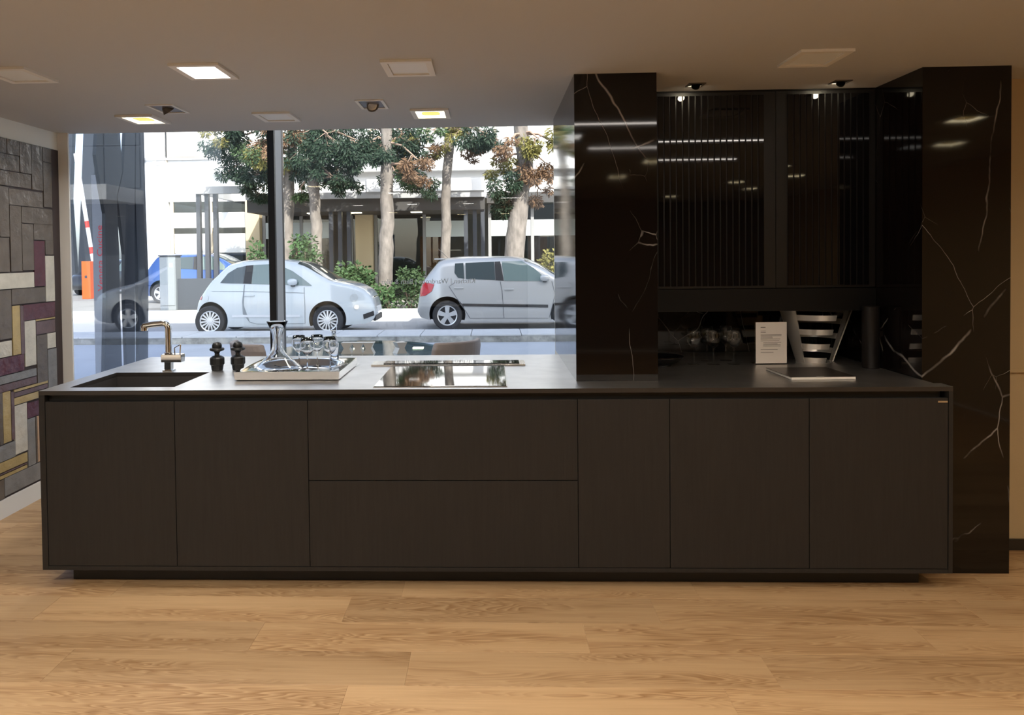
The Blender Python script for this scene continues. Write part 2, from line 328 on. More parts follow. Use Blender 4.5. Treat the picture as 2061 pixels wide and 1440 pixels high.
# tile panel on the left wall --------------------------------------------------
tp = box('grout_panel', 'grout', XW, XW+.006, 2.0, 4.895, .112, 2.262, wl_)
TILES = []
def c1(X, Y): return X/5.336, 250+Y/5.333
def c2(X, Y): return X/5.336, 470+Y/5.333
def c3(X, Y): return X/4.236, 720+Y/4.236
def T(cf, xa, xb, ya, yb, m):
    """one tile: crop columns xa..xb, top and bottom rows read at column xa"""
    u0, v0 = cf(xa, ya); u1, v1 = cf(xa, yb); ur, _ = cf(xb, ya)
    p0 = aX(u0, v0, XW); p1 = aX(u1, v1, XW); pr = aX(ur, v0, XW)
    TILES.append((p0.y if xa > 1 else p0.y-.03, min(pr.y, 4.892), p1.z, p0.z, m))
B_, K, P_, Y_, G_, L_ = 'tile_brown', 'tile_cream', 'tile_purple', 'tile_yellow', 'tile_grey', 'tile_plum'
for a in ((c1, 0, 46, 122, 308, B_), (c1, 48, 184, 142, 316, B_), (c1, 187, 311, 178, 518, B_), (c1, 313, 432, 208, 702, B_), (c1, 434, 529, 236, 402, B_), (c1, 0, 184, 310, 488, B_), (c1, 0, 311, 492, 655, B_),
          (c1, 440, 531, 405, 890, B_), (c1, 72, 438, 686, 865, B_), (c1, 0, 69, 664, 1212, B_), (c1, 80, 205, 868, 1588, B_), (c1, 208, 542, 882, 1062, B_), (c1, 210, 335, 1066, 1575, B_), (c1, 338, 545, 1070, 1245, B_),
          (c1, 340, 460, 1250, 1748, P_), (c1, 463, 551, 1246, 1405, B_), (c1, 0, 76, 1216, 1592, B_),
          (c2, 0, 346, 428, 604, K), (c2, 463, 562, 238, 738, K), (c2, 100, 468, 600, 772, B_), (c2, 0, 98, 610, 1145, B_), (c2, 228, 570, 768, 942, P_), (c2, 106, 192, 780, 1318, Y_), (c2, 194, 238, 778, 1305, L_),
          (c2, 240, 362, 944, 1440, K), (c2, 364, 573, 924, 946, Y_), (c2, 366, 573, 950, 1092, L_), (c2, 487, 580, 1075, 1242, K), (c2, 372, 486, 1098, 1620, B_), (c2, 492, 588, 1248, 1668, G_), (c2, 0, 106, 1165, 1338, K), (c2, 0, 240, 1342, 1530, P_),
          (c3, 0, 298, 160, 232, G_), (c3, 0, 300, 236, 300, L_), (c3, 103, 393, 276, 300, Y_), (c3, 103, 393, 303, 344, L_), (c3, 103, 480, 348, 412, Y_), (c3, 3, 72, 300, 742, Y_), (c3, 75, 103, 296, 712, L_),
          (c3, 106, 214, 415, 838, K), (c3, 214, 480, 392, 525, P_), (c3, 217, 284, 528, 938, G_), (c3, 286, 298, 505, 905, B_), (c3, 299, 315, 500, 898, 'tile_peach'), (c3, 318, 480, 492, 1038, L_), (c3, 0, 115, 752, 892, G_), (c3, 0, 220, 896, 984, Y_),
          (c3, 0, 220, 988, 1004, L_), (c3, 0, 220, 1008, 1040, Y_), (c3, 22, 480, 1030, 1190, G_), (c3, 0, 20, 1044, 1215, B_), (c3, 0, 3, 300, 748, B_)):
    T(*a)
for (y0, y1, z0, z1, m) in TILES:
    g = .0016
    z0 = max(z0, .114); z1 = min(z1, 2.26)
    if y1-y0 < .006 or z1-z0 < .006: continue
    MB().box(XW+.005, XW+.0125+rr.uniform(0, .0012), y0+g, y1-g, z0+g, z1-g).build('tile', m, wl_)
ymin = min(t[0] for t in TILES)
zz = .114; rt_ = random.Random(3)
def fillt(y0, y1, z0, z1, d=0):
    if (z1-z0) > .30 and d < 4 and ((z1-z0) > (y1-y0) or (y1-y0) < .3):
        m_ = z0+(z1-z0)*rt_.uniform(.35, .65); fillt(y0, y1, z0, m_, d+1); fillt(y0, y1, m_, z1, d+1)
    elif (y1-y0) > .32 and d < 4:
        m_ = y0+(y1-y0)*rt_.uniform(.35, .65); fillt(y0, m_, z0, z1, d+1); fillt(m_, y1, z0, z1, d+1)
    else:
        mm = B_ if z0 > 1.45 else rt_.choice([B_, K, P_, Y_, G_, L_])
        MB().box(XW+.005, XW+.0125, y0+.0016, y1-.0016, z0+.0016, z1-.0016).build('tile', mm, wl_)
for k in range(4):
    for j in range(4):
        fillt(ymin-(k+1)*.55, ymin-k*.55-.002, .114+j*.5365, .114+(j+1)*.5365, 1)

# shop window ------------------------------------------------------------------
SGX0, SGX1 = -2.948, -2.952
def sgx(y): return SGX0+(SGX1-SGX0)*(y-(YH+.12))/(YG-(YH+.12))
g = struct(MB().prism([(SGX0, YH-.02), (SGX0+.012, YH-.02), (SGX1+.012, YG), (SGX1, YG)], .06, 3.06, 2).build('window_1', 'side_glass'), 'clear side pane of the shop window')
box('window_frame', 'mullion_black', SGX1-.02, SGX0+.02, YH-.015, YG, 0, .06, g)
mlx0, mlx1 = aY(540, 450, 6.38).x, aY(553.5, 450, 6.38).x
g = struct(box('window_2', 'window_glass', SGX1+.012, mlx0, YG, YG+.012, .06, 3.06), 'shop window pane left of the mullion')
box('window_frame', 'mullion_black', SGX1, mlx0, YG-.03, YG+.04, 0, .06, g)
g = struct(box('window_3', 'window_glass', mlx1+.01, 2.65, YG, YG+.012, .06, 3.06), 'large shop window pane right of the mullion')
box('window_frame', 'mullion_black', mlx1, 2.65, YG-.03, YG+.04, 0, .06, g)
ml = struct(box('trim_4', 'mullion_black', mlx0, mlx1, 6.38, 6.42, 0, 3.06), 'black and grey window mullion')
box('mullion_web', 'mullion_grey', mlx0+.004, mlx1-.002, 6.42, 6.62, 0, 3.06, ml); box('mullion_cap', 'mullion_black', mlx0, mlx1, 6.62, YG+.04, 0, 3.06, ml)
# vinyl lettering on the pane, to be read from the street
M = Matrix.Translation(aY(862, 567, YG-.004)) @ Matrix.Rotation(PI/2, 4, 'X') @ Matrix.Scale(-1, 4, (1, 0, 0))
text_mesh('window_lettering', 'Kitchen | Wardrobe | Bath & tiles', .062, 'letter_white', M, g, .0008)

# ------------------------------------------------------------------ marble pillars
tag(box('marble_pillar', 'marble', .401, .7885, 3.54, 4.70, .9205, ZC), 'black veined marble pillar standing on the counter beside the window', 'pillar')
tag(box('marble_pillar', 'marble', 2.017, 2.421, 3.54, 4.56, 0, ZC), 'black veined marble pillar reaching the floor at the counter end', 'pillar')

# ------------------------------------------------------------------ kitchen island
XL, XE, Y0, Y1 = -2.106, 2.046, 3.351, 4.492
sx0, sx1, sy0, sy1 = -2.010, -1.504, 3.440, 3.882
wt = MB()
def wtp(x0, x1, y0, y1): wt.box(x0, x1, y0, y1, .900, .92)
wtp(XL, XE, Y0, sy0); wtp(XL, sx0, sy0, sy1); wtp(sx1, .401, sy0, sy1); wtp(XL, .401, sy1, Y1); wtp(.401, 2.012, sy0, 3.54); wtp(.401, .7885, 3.54, 4.492); wtp(.7885, 2.012, 3.54, 4.555)
wo_ = wt.build('worktop', ['worktop', 'worktop_edge'], fix=False)
for p_ in wo_.data.polygons: p_.material_index = 0 if p_.normal.z > .5 else 1
tag(wo_, 'thin dark grey worktop running the whole length of the island', 'worktop')
t = thing('sink', 'dark grey sink sunk into the left end of the worktop', 'sink', ((sx0+sx1)/2, (sy0+sy1)/2, .72))
def at_t(t, o):
    o.parent = t; o.matrix_parent_inverse = t.matrix_basis.inverted(); return o
bs = MB(); z0 = .72
bs.box(sx0, sx1, sy0, sy1, z0, z0+.01); bs.box(sx0-.008, sx0, sy0, sy1, z0, .899); bs.box(sx1, sx1+.008, sy0, sy1, z0, .899); bs.box(sx0-.008, sx1+.008, sy0-.008, sy0, z0, .899); bs.box(sx0-.008, sx1+.008, sy1, sy1+.008, z0, .899)
at_t(t, bs.build('basin', 'sink_grey')); at_t(t, MB().lathe([(0, 0), (.045, 0), (.045, .006), (.03, .008), (0, .004)], 24, ((sx0+sx1)/2, (sy0+sy1)/2, z0+.01)).build('drain', 'steel', smooth=True))

DX = [-2.078, -1.469, -.848, .384, .797, 1.417, 2.026]
CN = ['left-hand base cabinet under the sink with one plain dark wood door', 'dark wood base cabinet with one door under the salt and pepper mills', 'wide drawer cabinet with two stacked dark wood fronts under the hob',
      'narrow dark wood base cabinet below the marble pillar on the counter', 'dark wood base cabinet with one door below the small wine glasses', 'right-hand dark wood base cabinet with a small metal badge']
for i in range(6):
    x0, x1 = DX[i], DX[i+1]
    t = thing('drawer_cabinet' if i == 2 else 'base_cabinet', CN[i], 'cabinet', ((x0+x1)/2, 3.6, .08), 'fitted units of the island')
    bx1 = x1 if i < 5 else 2.010
    ib = MB()
    if i == 0:
        ib.box(x0, bx1, 3.372, 3.425, .1, .8); ib.box(x0, sx0-.012, 3.425, 4.47, .1, .86); ib.box(sx0-.012, bx1, 3.425, 4.47, .1, .70); ib.box(sx0-.012, bx1, 3.9, 4.47, .70, .86)
    else: ib.box(x0, bx1, 3.372, 4.47, .1, .86)
    at_t(t, ib.build('body', 'front_wood'))
    at_t(t, box('handle_channel', 'gola', x0, bx1, 3.388, 3.42, .861, .8995))
    if i == 2:
        at_t(t, box('drawer', 'front_wood', x0+.0015, x1-.0015, Y0+.001, 3.371, .1015, .4985, bevel=.001)); at_t(t, box('drawer', 'front_wood', x0+.0015, x1-.0015, Y0+.001, 3.371, .5015, .869, bevel=.001))
    else:
        d = at_t(t, box('door', 'front_wood', x0+.0015, x1-.0015, Y0+.001, 3.371, .1015, .869, bevel=.001))
        if i == 5:
            p = aY(1898, 809, Y0); b_ = box('badge', 'steel', p.x-.022, p.x+.020, Y0-.001, Y0+.002, p.z-.004, p.z+.004, t); b_.matrix_parent_inverse = t.matrix_basis.inverted()
tag(box('end_panel', 'front_wood', XL, DX[0]-.001, Y0, 4.485, .081, .8995), 'dark side panel closing the sink end of the island', 'panel')
tag(box('end_panel', 'front_wood', 2.0275, XE, Y0, 3.535, .081, .8995), 'dark side panel closing the pillar end of the island', 'panel')
tag(box('cabinet_base', 'front_wood', DX[0], 2.0265, Y0, 4.485, .081, .0995), 'thin dark bottom board under the cabinet fronts', 'panel')
tag(box('plinth', 'plinth', -2.012, 1.948, 3.44, 4.40, 0, .0805), 'black recessed plinth carrying the island', 'plinth')

# hob and extractor
t = thing('induction_hob', 'black mirror-glass hob set flat in the worktop', 'hob', (-.24, 3.72, .92))
at_t(t, box('glass_plate', 'hob_glass', -.548, .065, 3.398, 4.02, .9203, .9255, bevel=.0015)); at_t(t, box('steel_edge', 'steel', -.552, .069, 3.394, 4.024, .9202, .9235))
t = thing('downdraft_extractor', 'long narrow steel extractor strip behind the hob', 'extractor', (-.243, 4.11, .92))
at_t(t, box('frame', 'steel', -.667, .181, 4.045, 4.185, .9203, .930, bevel=.001)); at_t(t, box('glass_cover', 'hob_glass', -.600, .150, 4.062, 4.170, .9301, .934, bevel=.001))

# ------------------------------------------------------------------ display cabinet
YC = 3.95
t = thing('wall_cabinet', 'tall black wall cabinet with two ribbed glass doors between the pillars', 'cabinet', (1.40, 4.2, 1.215))
at_t(t, box('body', 'cabinet_black', .790, 2.016, YC+.022, 4.555, 1.334, 2.372)); at_t(t, box('lower_rail', 'black', .790, 2.016, YC+.004, YC+.03, 1.215, 1.333)); at_t(t, box('top_filler', 'black', .790, 2.016, YC+.01, YC+.04, 2.3725, ZC-.0005))
for di, (x0, x1) in enumerate(((.795, 1.499), (1.5015, 2.014))):
    d = at_t(t, box('door', 'cabinet_black', x0, x1, YC+.008, YC+.021, 1.338, 2.370))
    fr = MB()
    if di == 0: fr.box(1.440, x1, YC-.002, YC+.0078, 1.338, 2.370)
    else: fr.box(x0, 1.556, YC-.002, YC+.0078, 1.338, 2.370)
    fr.box(x0 if di == 0 else 1.556, 1.440 if di == 0 else x1, YC, YC+.0078, 1.338, 1.350); fr.box(x0 if di == 0 else 1.556, 1.440 if di == 0 else x1, YC, YC+.0078, 2.352, 2.370)
    at_t(t, fr.build('door_frame', 'cabinet_frame')).parent = t
    x = (1.440 if di == 0 else 1.5575)
    n = 19 if di == 0 else 14
    for k in range(n):
        xa = x-(k+1)*.0327 if di == 0 else x+k*.0327
        if xa < x0: continue
        if xa+.0327 > x1: continue
        s = MB().box(xa+.004, xa+.0287, YC+.001, YC+.0078, 1.3505, 2.3515).build('slat', 'ribbed_glass', d); s.matrix_parent_inverse = Matrix.Identity(4)
        s.matrix_parent_inverse = t.matrix_basis.inverted() if False else s.matrix_parent_inverse
# children of a door that itself hangs on the empty: undo the empty's offset
for o in list(C.objects):
    if o.name.startswith('slat') and o.parent: o.matrix_parent_inverse = t.matrix_basis.inverted() @ Matrix.Identity(4) if False else Matrix.Identity(4)

# ------------------------------------------------------------------ ceiling fittings
def lampcol(x):
    q = min(1, max(0, (x+1.5)/3.5)); return tuple(a*(1-q)+b*q for a, b in zip((1, .96, .90), (1, .80, .56)))
def panel(x, y, state, label, light=True, group=None, watts=None):
    t = thing('ceiling_light', label, 'light', (x, y, ZC), group)
    f = MB(); a, b, i, j = .112, .133, .084, .104; z = -.012
    for q in ((-a, a, -b, -j), (-a, a, j, b), (-a, -i, -j, j), (i, a, -j, j)): f.box(*q, z, -.0003)
    f.build('frame', 'fitting_white', t)
    if state == 'off':
        box('diffuser', 'diffuser_off', -i+.001, i-.001, -j+.001, j-.001, -.006, -.0004, t)
    elif state == 'white':
        box('diffuser', 'diffuser_white', -i+.001, i-.001, -j+.001, j-.001, -.0045, -.0004, t)
    else:
        box('diffuser', 'diffuser_warm', -i+.001, i-.001, -j+.001, j-.001, -.0035, -.0004, t)
        MB().prism([(math.copysign(abs(math.cos(k*PI/12))**.5, math.cos(k*PI/12))*i*.66, math.copysign(abs(math.sin(k*PI/12))**.5, math.sin(k*PI/12))*j*.55) for k in range(24)], -.0045, -.0036, 2).build('core', 'diffuser_core', t)
    if state != 'off' and light:
        arealight('lamp', (0, 0, -.012), (2*i, 2*j), watts or LAMP_W, COOL if state == 'white' else lampcol(x), t)
    return t
panel(-2.153, 3.331, 'off', 'unlit square ceiling panel nearest the tiled wall')
panel(-1.290, 3.333, 'white', 'white-glowing square ceiling panel above the sink', watts=13)
panel(-.361, 3.344, 'off', 'unlit square ceiling panel above the hob')
panel(1.427, 3.319, 'off', 'unlit square ceiling panel in front of the wall cabinet')
panel(-2.101, 4.448, 'warm', 'yellow-glowing square ceiling panel beside the tiled wall', watts=9)
panel(-1.281, 4.442, 'off', 'unlit square ceiling panel between the two yellow-glowing ones')
panel(-.350, 4.429, 'warm', 'yellow-glowing square ceiling panel nearest the marble pillar', watts=5)
panel(3.08, 2.15, 'warm', 'lit square ceiling panel mirrored upper in the right-hand pillar', watts=LAMP_W*.8)
panel(3.66, 1.02, 'warm', 'lit square ceiling panel mirrored lower in the right-hand pillar', watts=LAMP_W*.8)
panel(1.50, .20, 'warm', 'lit square ceiling panel mirrored in the pillar beside the window')
for (x, y) in ((2.87, .42), (3.40, -.50), (2.96, -1.15), (3.46, -2.1), (2.7, -3.3), (1.4, -1.15), (.3, -2.1), (-.6, -2.1), (-1.9, -1.15)):
    panel(x, y, 'warm', 'lit square ceiling panel seen only as a glint in the ribbed glass', group='ceiling panels behind the camera', watts=LAMP_W*.32)
PLB = iter(('in front of the drawers', 'in front of the sink cabinets', 'beside the tiled wall', 'in front of the pillar on the counter'))
for (x, y, k) in ((-.36, 1.11, 1.2), (-1.29, 1.11, 2.2), (-2.2, 1.0, 2.8), (.57, 1.7, .7)):  # added white fill panels, out of view, to brighten floor and cabinet fronts
    panel(x, y, 'white', 'added unseen fill panel above the picture, '+next(PLB), group='added fill panels over the open floor', watts=LAMP_W*k)
for (x0, x1, y, lb) in ((.15, 2.2, 2.235, 'linear ceiling light mirrored as the upper dashed line in the ribbed glass'), (.78, 2.23, 1.11, 'linear ceiling light mirrored as the lower dashed line in the ribbed glass')):
    t = thing('linear_light', lb, 'light', ((x0+x1)/2, y, ZC)); L = (x1-x0)/2
    box('profile', 'fitting_white', -L, L, -.022, .022, -.010, -.0003, t); box('diffuser', 'strip', -L+.01, L-.01, -.011, .011, -.013, -.0101, t)
    arealight('lamp', (0, 0, -.02), (2*L, .022), 6, (1, .84, .66), t)
def gimbal(x, y, label, ang):
    t = thing('recessed_spotlight', label, 'light', (x, y, ZC)); f = MB(); a, i = .078, .062
    for q in ((-a, a, -.118, -.10), (-a, a, .10, .118), (-a, -i, -.10, .10), (i, a, -.10, .10)): f.box(*q, -.006, -.0003)
    f.build('frame', 'fitting_white', t); box('recess', 'gimbal', -i, i, -.10, .10, -.002, -.0004, t)
    h = MB().lathe([(.018, .03), (.04, .025), (.052, -.012), (.055, -.020), (.046, -.020), (.044, -.008), (.0, -.006)], 24).build('lamp_head', 'gimbal', t, smooth=True); h.rotation_euler = ang; h.location = (.0, .0, -.006); h.scale = (.66, .66, .66)
    l = MB().lathe([(.0, 0), (.043, 0), (.040, -.007), (.030, -.004), (0, -.010)], 24).build('reflector', 'lamp_face', t, smooth=True); l.rotation_euler = ang; l.location = (0, 0, -.011); l.scale = (.66, .66, .66)
gimbal(-1.825, 4.16, 'grey tilting ceiling spotlight above the sink end, turned away', (math.radians(25), math.radians(-30), 0))
gimbal(-.656, 4.14, 'tilting ceiling spotlight with a pale reflector beside the yellow-glowing panel', (math.radians(-42), math.radians(-38), 0))
for x, lb in ((1.044, 'small dark recessed ceiling spot above the left ribbed door'), (1.765, 'small dark recessed ceiling spot above the right ribbed door')):
    t = thing('recessed_spotlight', lb, 'light', (x, 3.808, ZC)); f = MB(); a, i = .042, .031
    for q in ((-a, a, -a, -i), (-a, a, i, a), (-a, -i, -i, i), (i, a, -i, i)): f.box(*q, -.005, -.0003)
    f.build('frame', 'gimbal', t); box('recess', 'black', -i, i, -i, i, -.002, -.0004, t)
    h = MB().lathe([(0, .004), (.026, .004), (.026, -.008), (.023, -.008), (.023, -.001), (0, -.001)], 20).build('lamp_head', 'black', t, smooth=True); h.rotation_euler = (math.radians(58), 0, 0); h.location = (0, -.002, -.008); h.scale = (.8, .8, .8)
    h = MB().lathe([(0, -.0012), (.0225, -.0012), (.0215, -.004), (0, -.005)], 20).build('lens', 'spot_lens', t, smooth=True); h.rotation_euler = (math.radians(58), 0, 0); h.location = (0, -.002, -.008); h.scale = (.8, .8, .8)

# ------------------------------------------------------------------ things on the worktop
ZT = .92
# tap
t = thing('kitchen_tap', 'polished chrome tap with an angled spout behind the sink', 'tap', (-1.746, 3.93, ZT))
MB().box(-.026, .026, -.026, .026, 0, .008).box(-.018, .018, -.018, .018, .008, .05).build('base', 'chrome', t, bevel=.002)
MB().box(-.032, .078, -.026, .026, .05, .092).build('mixer_block', 'chrome', t, bevel=.002)
MB().tube([(0, 0, .092), (0, 0, .22), (0, 0, .236), (-.008, 0, .252), (-.026, 0, .258), (-.085, 0, .252), (-.135, 0, .245)], .0165, 16).build('spout', 'chrome', t, smooth=True)
MB().lathe([(.017, .0), (.0185, -.004), (.0185, -.03), (.013, -.032), (0, -.030)], 16, (-.13, 0, .25)).build('nozzle', 'chrome', t, smooth=True)
MB().lathe([(.020, .0), (.022, .004), (.022, .010), (.018, .012)], 20, (0, 0, .091)).build('collar', 'chrome', t, smooth=True)
MB().tube([(.034, 0, .09), (.032, 0, .125), (.064, 0, .143)], .0035, 8).tube([(.062, 0, .09), (.066, 0, .143)], .0035, 8).build('lever', 'chrome', t)
# mills
def mill(x, y, lb):
    t = thing('pepper_mill', lb, 'mill', (x, y, ZT), 'black mills')
    MB().lathe([(.027, 0), (.030, .004), (.033, .028), (.0385, .034), (.0385, .066), (.034, .072), (.020, .080)], 14).build('drum', 'mill_black', t, bevel=.001)
    MB().lathe([(.015, .076), (.012, .092), (.018, .102), (.036, .108), (.0395, .114), (.036, .121), (.024, .124)], 28).build('collar', 'mill_black', t, smooth=True)
    MB().lathe([(.022, .118), (.026, .128), (.0255, .138), (.020, .148), (.010, .153), (0, .154)], 28).build('knob', 'mill_black', t, smooth=True)
mill(-1.487, 3.945, 'black ball-topped mill nearest the sink'); mill(-1.380, 3.965, 'black ball-topped mill touching the silver tray')
# tray
t = thing('serving_tray', 'polished silver rectangular tray with an oval well', 'tray', (-1.01, 3.835, ZT))
TXa, TYa, TH = .262, .245, .045
tm = MB(); N = 48
ring = []
def sq(k): 
    a = 2*PI*k/N; c, s_ = math.cos(a), math.sin(a); m_ = max(abs(c), abs(s_)); return c/m_, s_/m_
levels = []
levels.append([(sq(k)[0]*TXa*.955, sq(k)[1]*TYa*.955, 0) for k in range(N)]); levels.append([(sq(k)[0]*TXa*.985, sq(k)[1]*TYa*.985, .006) for k in range(N)]); levels.append([(sq(k)[0]*TXa, sq(k)[1]*TYa, TH) for k in range(N)])
for s_, z in ((.93, TH+.001), (.88, TH-.004), (.80, .020), (.70, .010), (.35, .009), (.02, .009)):
    levels.append([(math.cos(2*PI*k/N)*TXa*s_, math.sin(2*PI*k/N)*TYa*s_, z) for k in range(N)])
vs_ = [p for L in levels for p in L]; fs = [[i*N+k, i*N+(k+1) % N, (i+1)*N+(k+1) % N, (i+1)*N+k] for i in range(len(levels)-1) for k in range(N)]
fs.append([(len(levels)-1)*N+k for k in range(N)]); fs.append(list(range(N))[::-1])
tm.add(vs_, fs); o = tm.build('tray_body', 'silver', t, smooth=True)
# decanter and glasses
def decanter(x, y):
    out = [(0, 0), (.118, 0), (.128, .006), (.130, .014), (.112, .030), (.075, .062), (.048, .088), (.033, .110), (.026, .135), (.024, .165), (.027, .195), (.036, .222), (.055, .262)]
    inn = [(r-.0035 if r > .01 else 0, z+.004 if i < 2 else z) for i, (r, z) in enumerate(out)][::-1]
    return tag(MB().lathe(out+[(.0545, .2635)]+[(max(r, 0), z) for r, z in inn[:-2]]+[(.10, .006), (0, .006)], 48, cap=False).build('decanter', 'clear_glass', smooth='all', loc=(x, y, ZT+.0095)), 'wide-based clear glass decanter on the silver tray', 'decanter')
decanter(-1.125, 3.84)
def wineglass(s=1.0, wd=1.0):
    b = [(0, 0), (.034, 0), (.035, .0015), (.012, .005), (.0042, .012), (.0038, .085), (.006, .092), (.020*wd, .102), (.036*wd, .125), (.041*wd, .148), (.039*wd, .172), (.034*wd, .200)]
    i = [(.0325*wd, .200), (.0375*wd, .172), (.0395*wd, .148), (.0345*wd, .126), (.019*wd, .105), (0, .096)]
    return MB().lathe([(r*s, z*s) for r, z in b+i], 28, cap=False)
wg = wineglass(.86, 1.1).build('wine_glass', 'clear_glass', smooth='all'); gme = wg.data
for k, (x, y, lb) in enumerate(((-1.050, 3.985, 'wine glass on the tray next to the decanter'), (-.975, 3.865, 'wine glass at the front middle of the silver tray'), (-.955, 4.005, 'wine glass at the back middle of the silver tray'), (-.862, 3.90, 'wine glass nearest the right edge of the silver tray'))):
    o = wg if k == 0 else wg.copy()
    if k: C.objects.link(o)
    o.location = (x, y, ZT+.0095); tag(o, lb, 'wine glass', 'glasses on the tray')
t = thing('glass_bottle', 'slim clear bottle with a flat rectangular stopper behind the tray glasses', 'bottle', (-.868, 4.03, ZT+.012))
MB().lathe([(0, 0), (.024, 0), (.026, .004), (.026, .12), (.020, .15), (.011, .165), (.011, .185), (.013, .187), (.009, .187), (.0085, .165), (.018, .147), (.0235, .118), (.0235, .006), (0, .006)], 28, cap=False).build('bottle_body', 'clear_glass', t, smooth='all')
MB().box(-.018, .018, -.008, .008, .188, .248).build('stopper', 'clear_glass', t, bevel=.003)
wg2 = wineglass(.97, 1.0).build('wine_glass', 'thin_glass', smooth='all')
for k, (x, y, lb) in enumerate(((1.098, 4.06, 'leftmost wine glass on the dark counter'), (1.206, 4.19, 'wine glass in the back row, left, on the dark counter'), (1.202, 4.055, 'wine glass in the middle of the front row on the counter'), (1.312, 4.195, 'wine glass in the back row, right, on the dark counter'), (1.313, 4.06, 'rightmost wine glass on the counter, nearest the paper'))):
    o = wg2 if k == 0 else wg2.copy()
    if k: C.objects.link(o)
    o.location = (x, y, ZT+.0004); tag(o, lb, 'wine glass', 'glasses on the dark counter')
# low dark bowl and a small black stand behind the pillar edge
tag(MB().lathe([(0, 0), (.05, 0), (.052, .006), (.085, .022), (.115, .05), (.113, .053), (.08, .028), (.04, .012), (0, .011)], 36, cap=False).build('shallow_bowl', 'hob_glass', smooth=True, loc=(.915, 4.02, ZT+.0004)), 'shallow glossy black bowl half hidden by the pillar', 'bowl')
t = thing('bottle_opener', 'small dark metal corkscrew on a stand beside the pillar', 'corkscrew', (.90, 4.30, ZT))
MB().lathe([(0, 0), (.04, 0), (.04, .008), (.008, .012), (.007, .13), (.010, .135), (0, .14)], 20).build('stand', 'chair_leg', t, smooth=True)
MB().tube([(-.045, 0, .172), (.045, 0, .186)], .007, 10).tube([(0, 0, .135), (0, 0, .18)], .006, 8).tube([(-.02, 0, .18), (-.018, 0, .215)], .005, 8).build('handle', 'steel', t, smooth=True)
# paper in its stand
pa = aZ(1525, 734, ZT); pb = aZ(1583, 733, ZT)
t = thing('paper_stand', 'printed white sheet in a clear upright stand beside the basket', 'sign', ((pa.x+pb.x)/2-.006, 4.03, ZT), rz=.04); hw = .0835
MB().box(-hw-.006, hw+.004, .012, .015, 0, .232).box(-hw-.006, hw+.004, 0, .075, 0, .003).build('stand', 'acrylic', t)
box('sheet', 'paper', -hw, hw, .009, .0115, .006, .228, t)
ink = MB(); rl = random.Random(2)
ink.box(-hw+.026, -hw+.052, .0082, .0089, .198, .203)
for k, z in enumerate((.180, .172, .160, .154, .148, .142, .136, .126, .118, .110, .104, .098, .080, .064)):
    x0 = -hw+(.026 if k not in (8, 9, 10, 11) else .040)
    ink.box(x0, x0+rl.uniform(.06, .115) if k not in (0, 1) else x0+.028, .0086, .0089, z, z+.0022)
ink.build('print', 'ink', t)['label'] = 'lines of small grey print'
# metal basket
t = thing('metal_basket', 'flared polished steel basket of curved bands', 'basket', (1.775, 4.15, ZT)); 
def cone_r(z): return .096 + .34*z
def band(a0, a1, z0, z1, th=.004, n=28):
    m = MB(); vs_ = []; fs = []
    for k in range(n+1):
        a = math.radians(a0+(a1-a0)*k/n)
        for z, dr in ((z0, 0), (z1, 0), (z1, th), (z0, th)):
            r = cone_r(z)+dr; vs_.append((r*math.cos(a), r*math.sin(a), z))
    for k in range(n):
        for j in range(4): fs.append([k*4+j, k*4+(j+1) % 4, (k+1)*4+(j+1) % 4, (k+1)*4+j])
    fs += [[0, 1, 2, 3], [n*4+3, n*4+2, n*4+1, n*4]]
    return m.add(vs_, fs)
for k, z in enumerate((.002, .080, .160, .238)): band(200, 284, z, z+.030).build('band', 'basket_steel', t, smooth=True)
for k, z in enumerate((.040, .120, .200, .262)): band(12, 112, z, z+.030).build('band', 'basket_steel', t, smooth=True)
for a0, a1 in ((190, 222), (-12, 10)):
    band(a0, a1, .0, .296 if a0 != -6 else .16, .006, 6).build('strap', 'basket_steel', t, smooth=True)
MB().lathe([(0, 0), (.098, 0), (.098, .003), (0, .003)], 40).build('base', 'basket_steel', t, smooth=True)
# magazine
q = [aZ(u, v, ZT) for u, v in ((1537, 745), (1577, 764), (1702, 762), (1688, 744))]
cx = sum(p.x for p in q)/4; cy = sum(p.y for p in q)/4
t = thing('magazine', 'dark-covered magazine with white page edges lying on the counter', 'magazine', (cx, cy, ZT), rz=.03)
box('pages', 'page_edge', -.152, .150, -.168, .125, .0015, .0125, t); MB().box(-.155, .153, -.166, .128, .0126, .0142).box(-.155, .153, -.166, .128, .0002, .0014).build('cover', 'magazine', t); box('title_strip', 'paper', -.03, .005, -.160, -.155, .0143, .0146, t)
tag(MB().lathe([(0, 0), (.040, 0), (.042, .004), (.042, .318), (.039, .32), (.037, .318), (.037, .01), (0, .01)], 36, cap=False).build('cylinder_vase', 'vase', smooth=True, loc=(1.962, 3.90, ZT+.0004)), 'tall matt dark cylinder vase beside the right-hand pillar', 'vase')

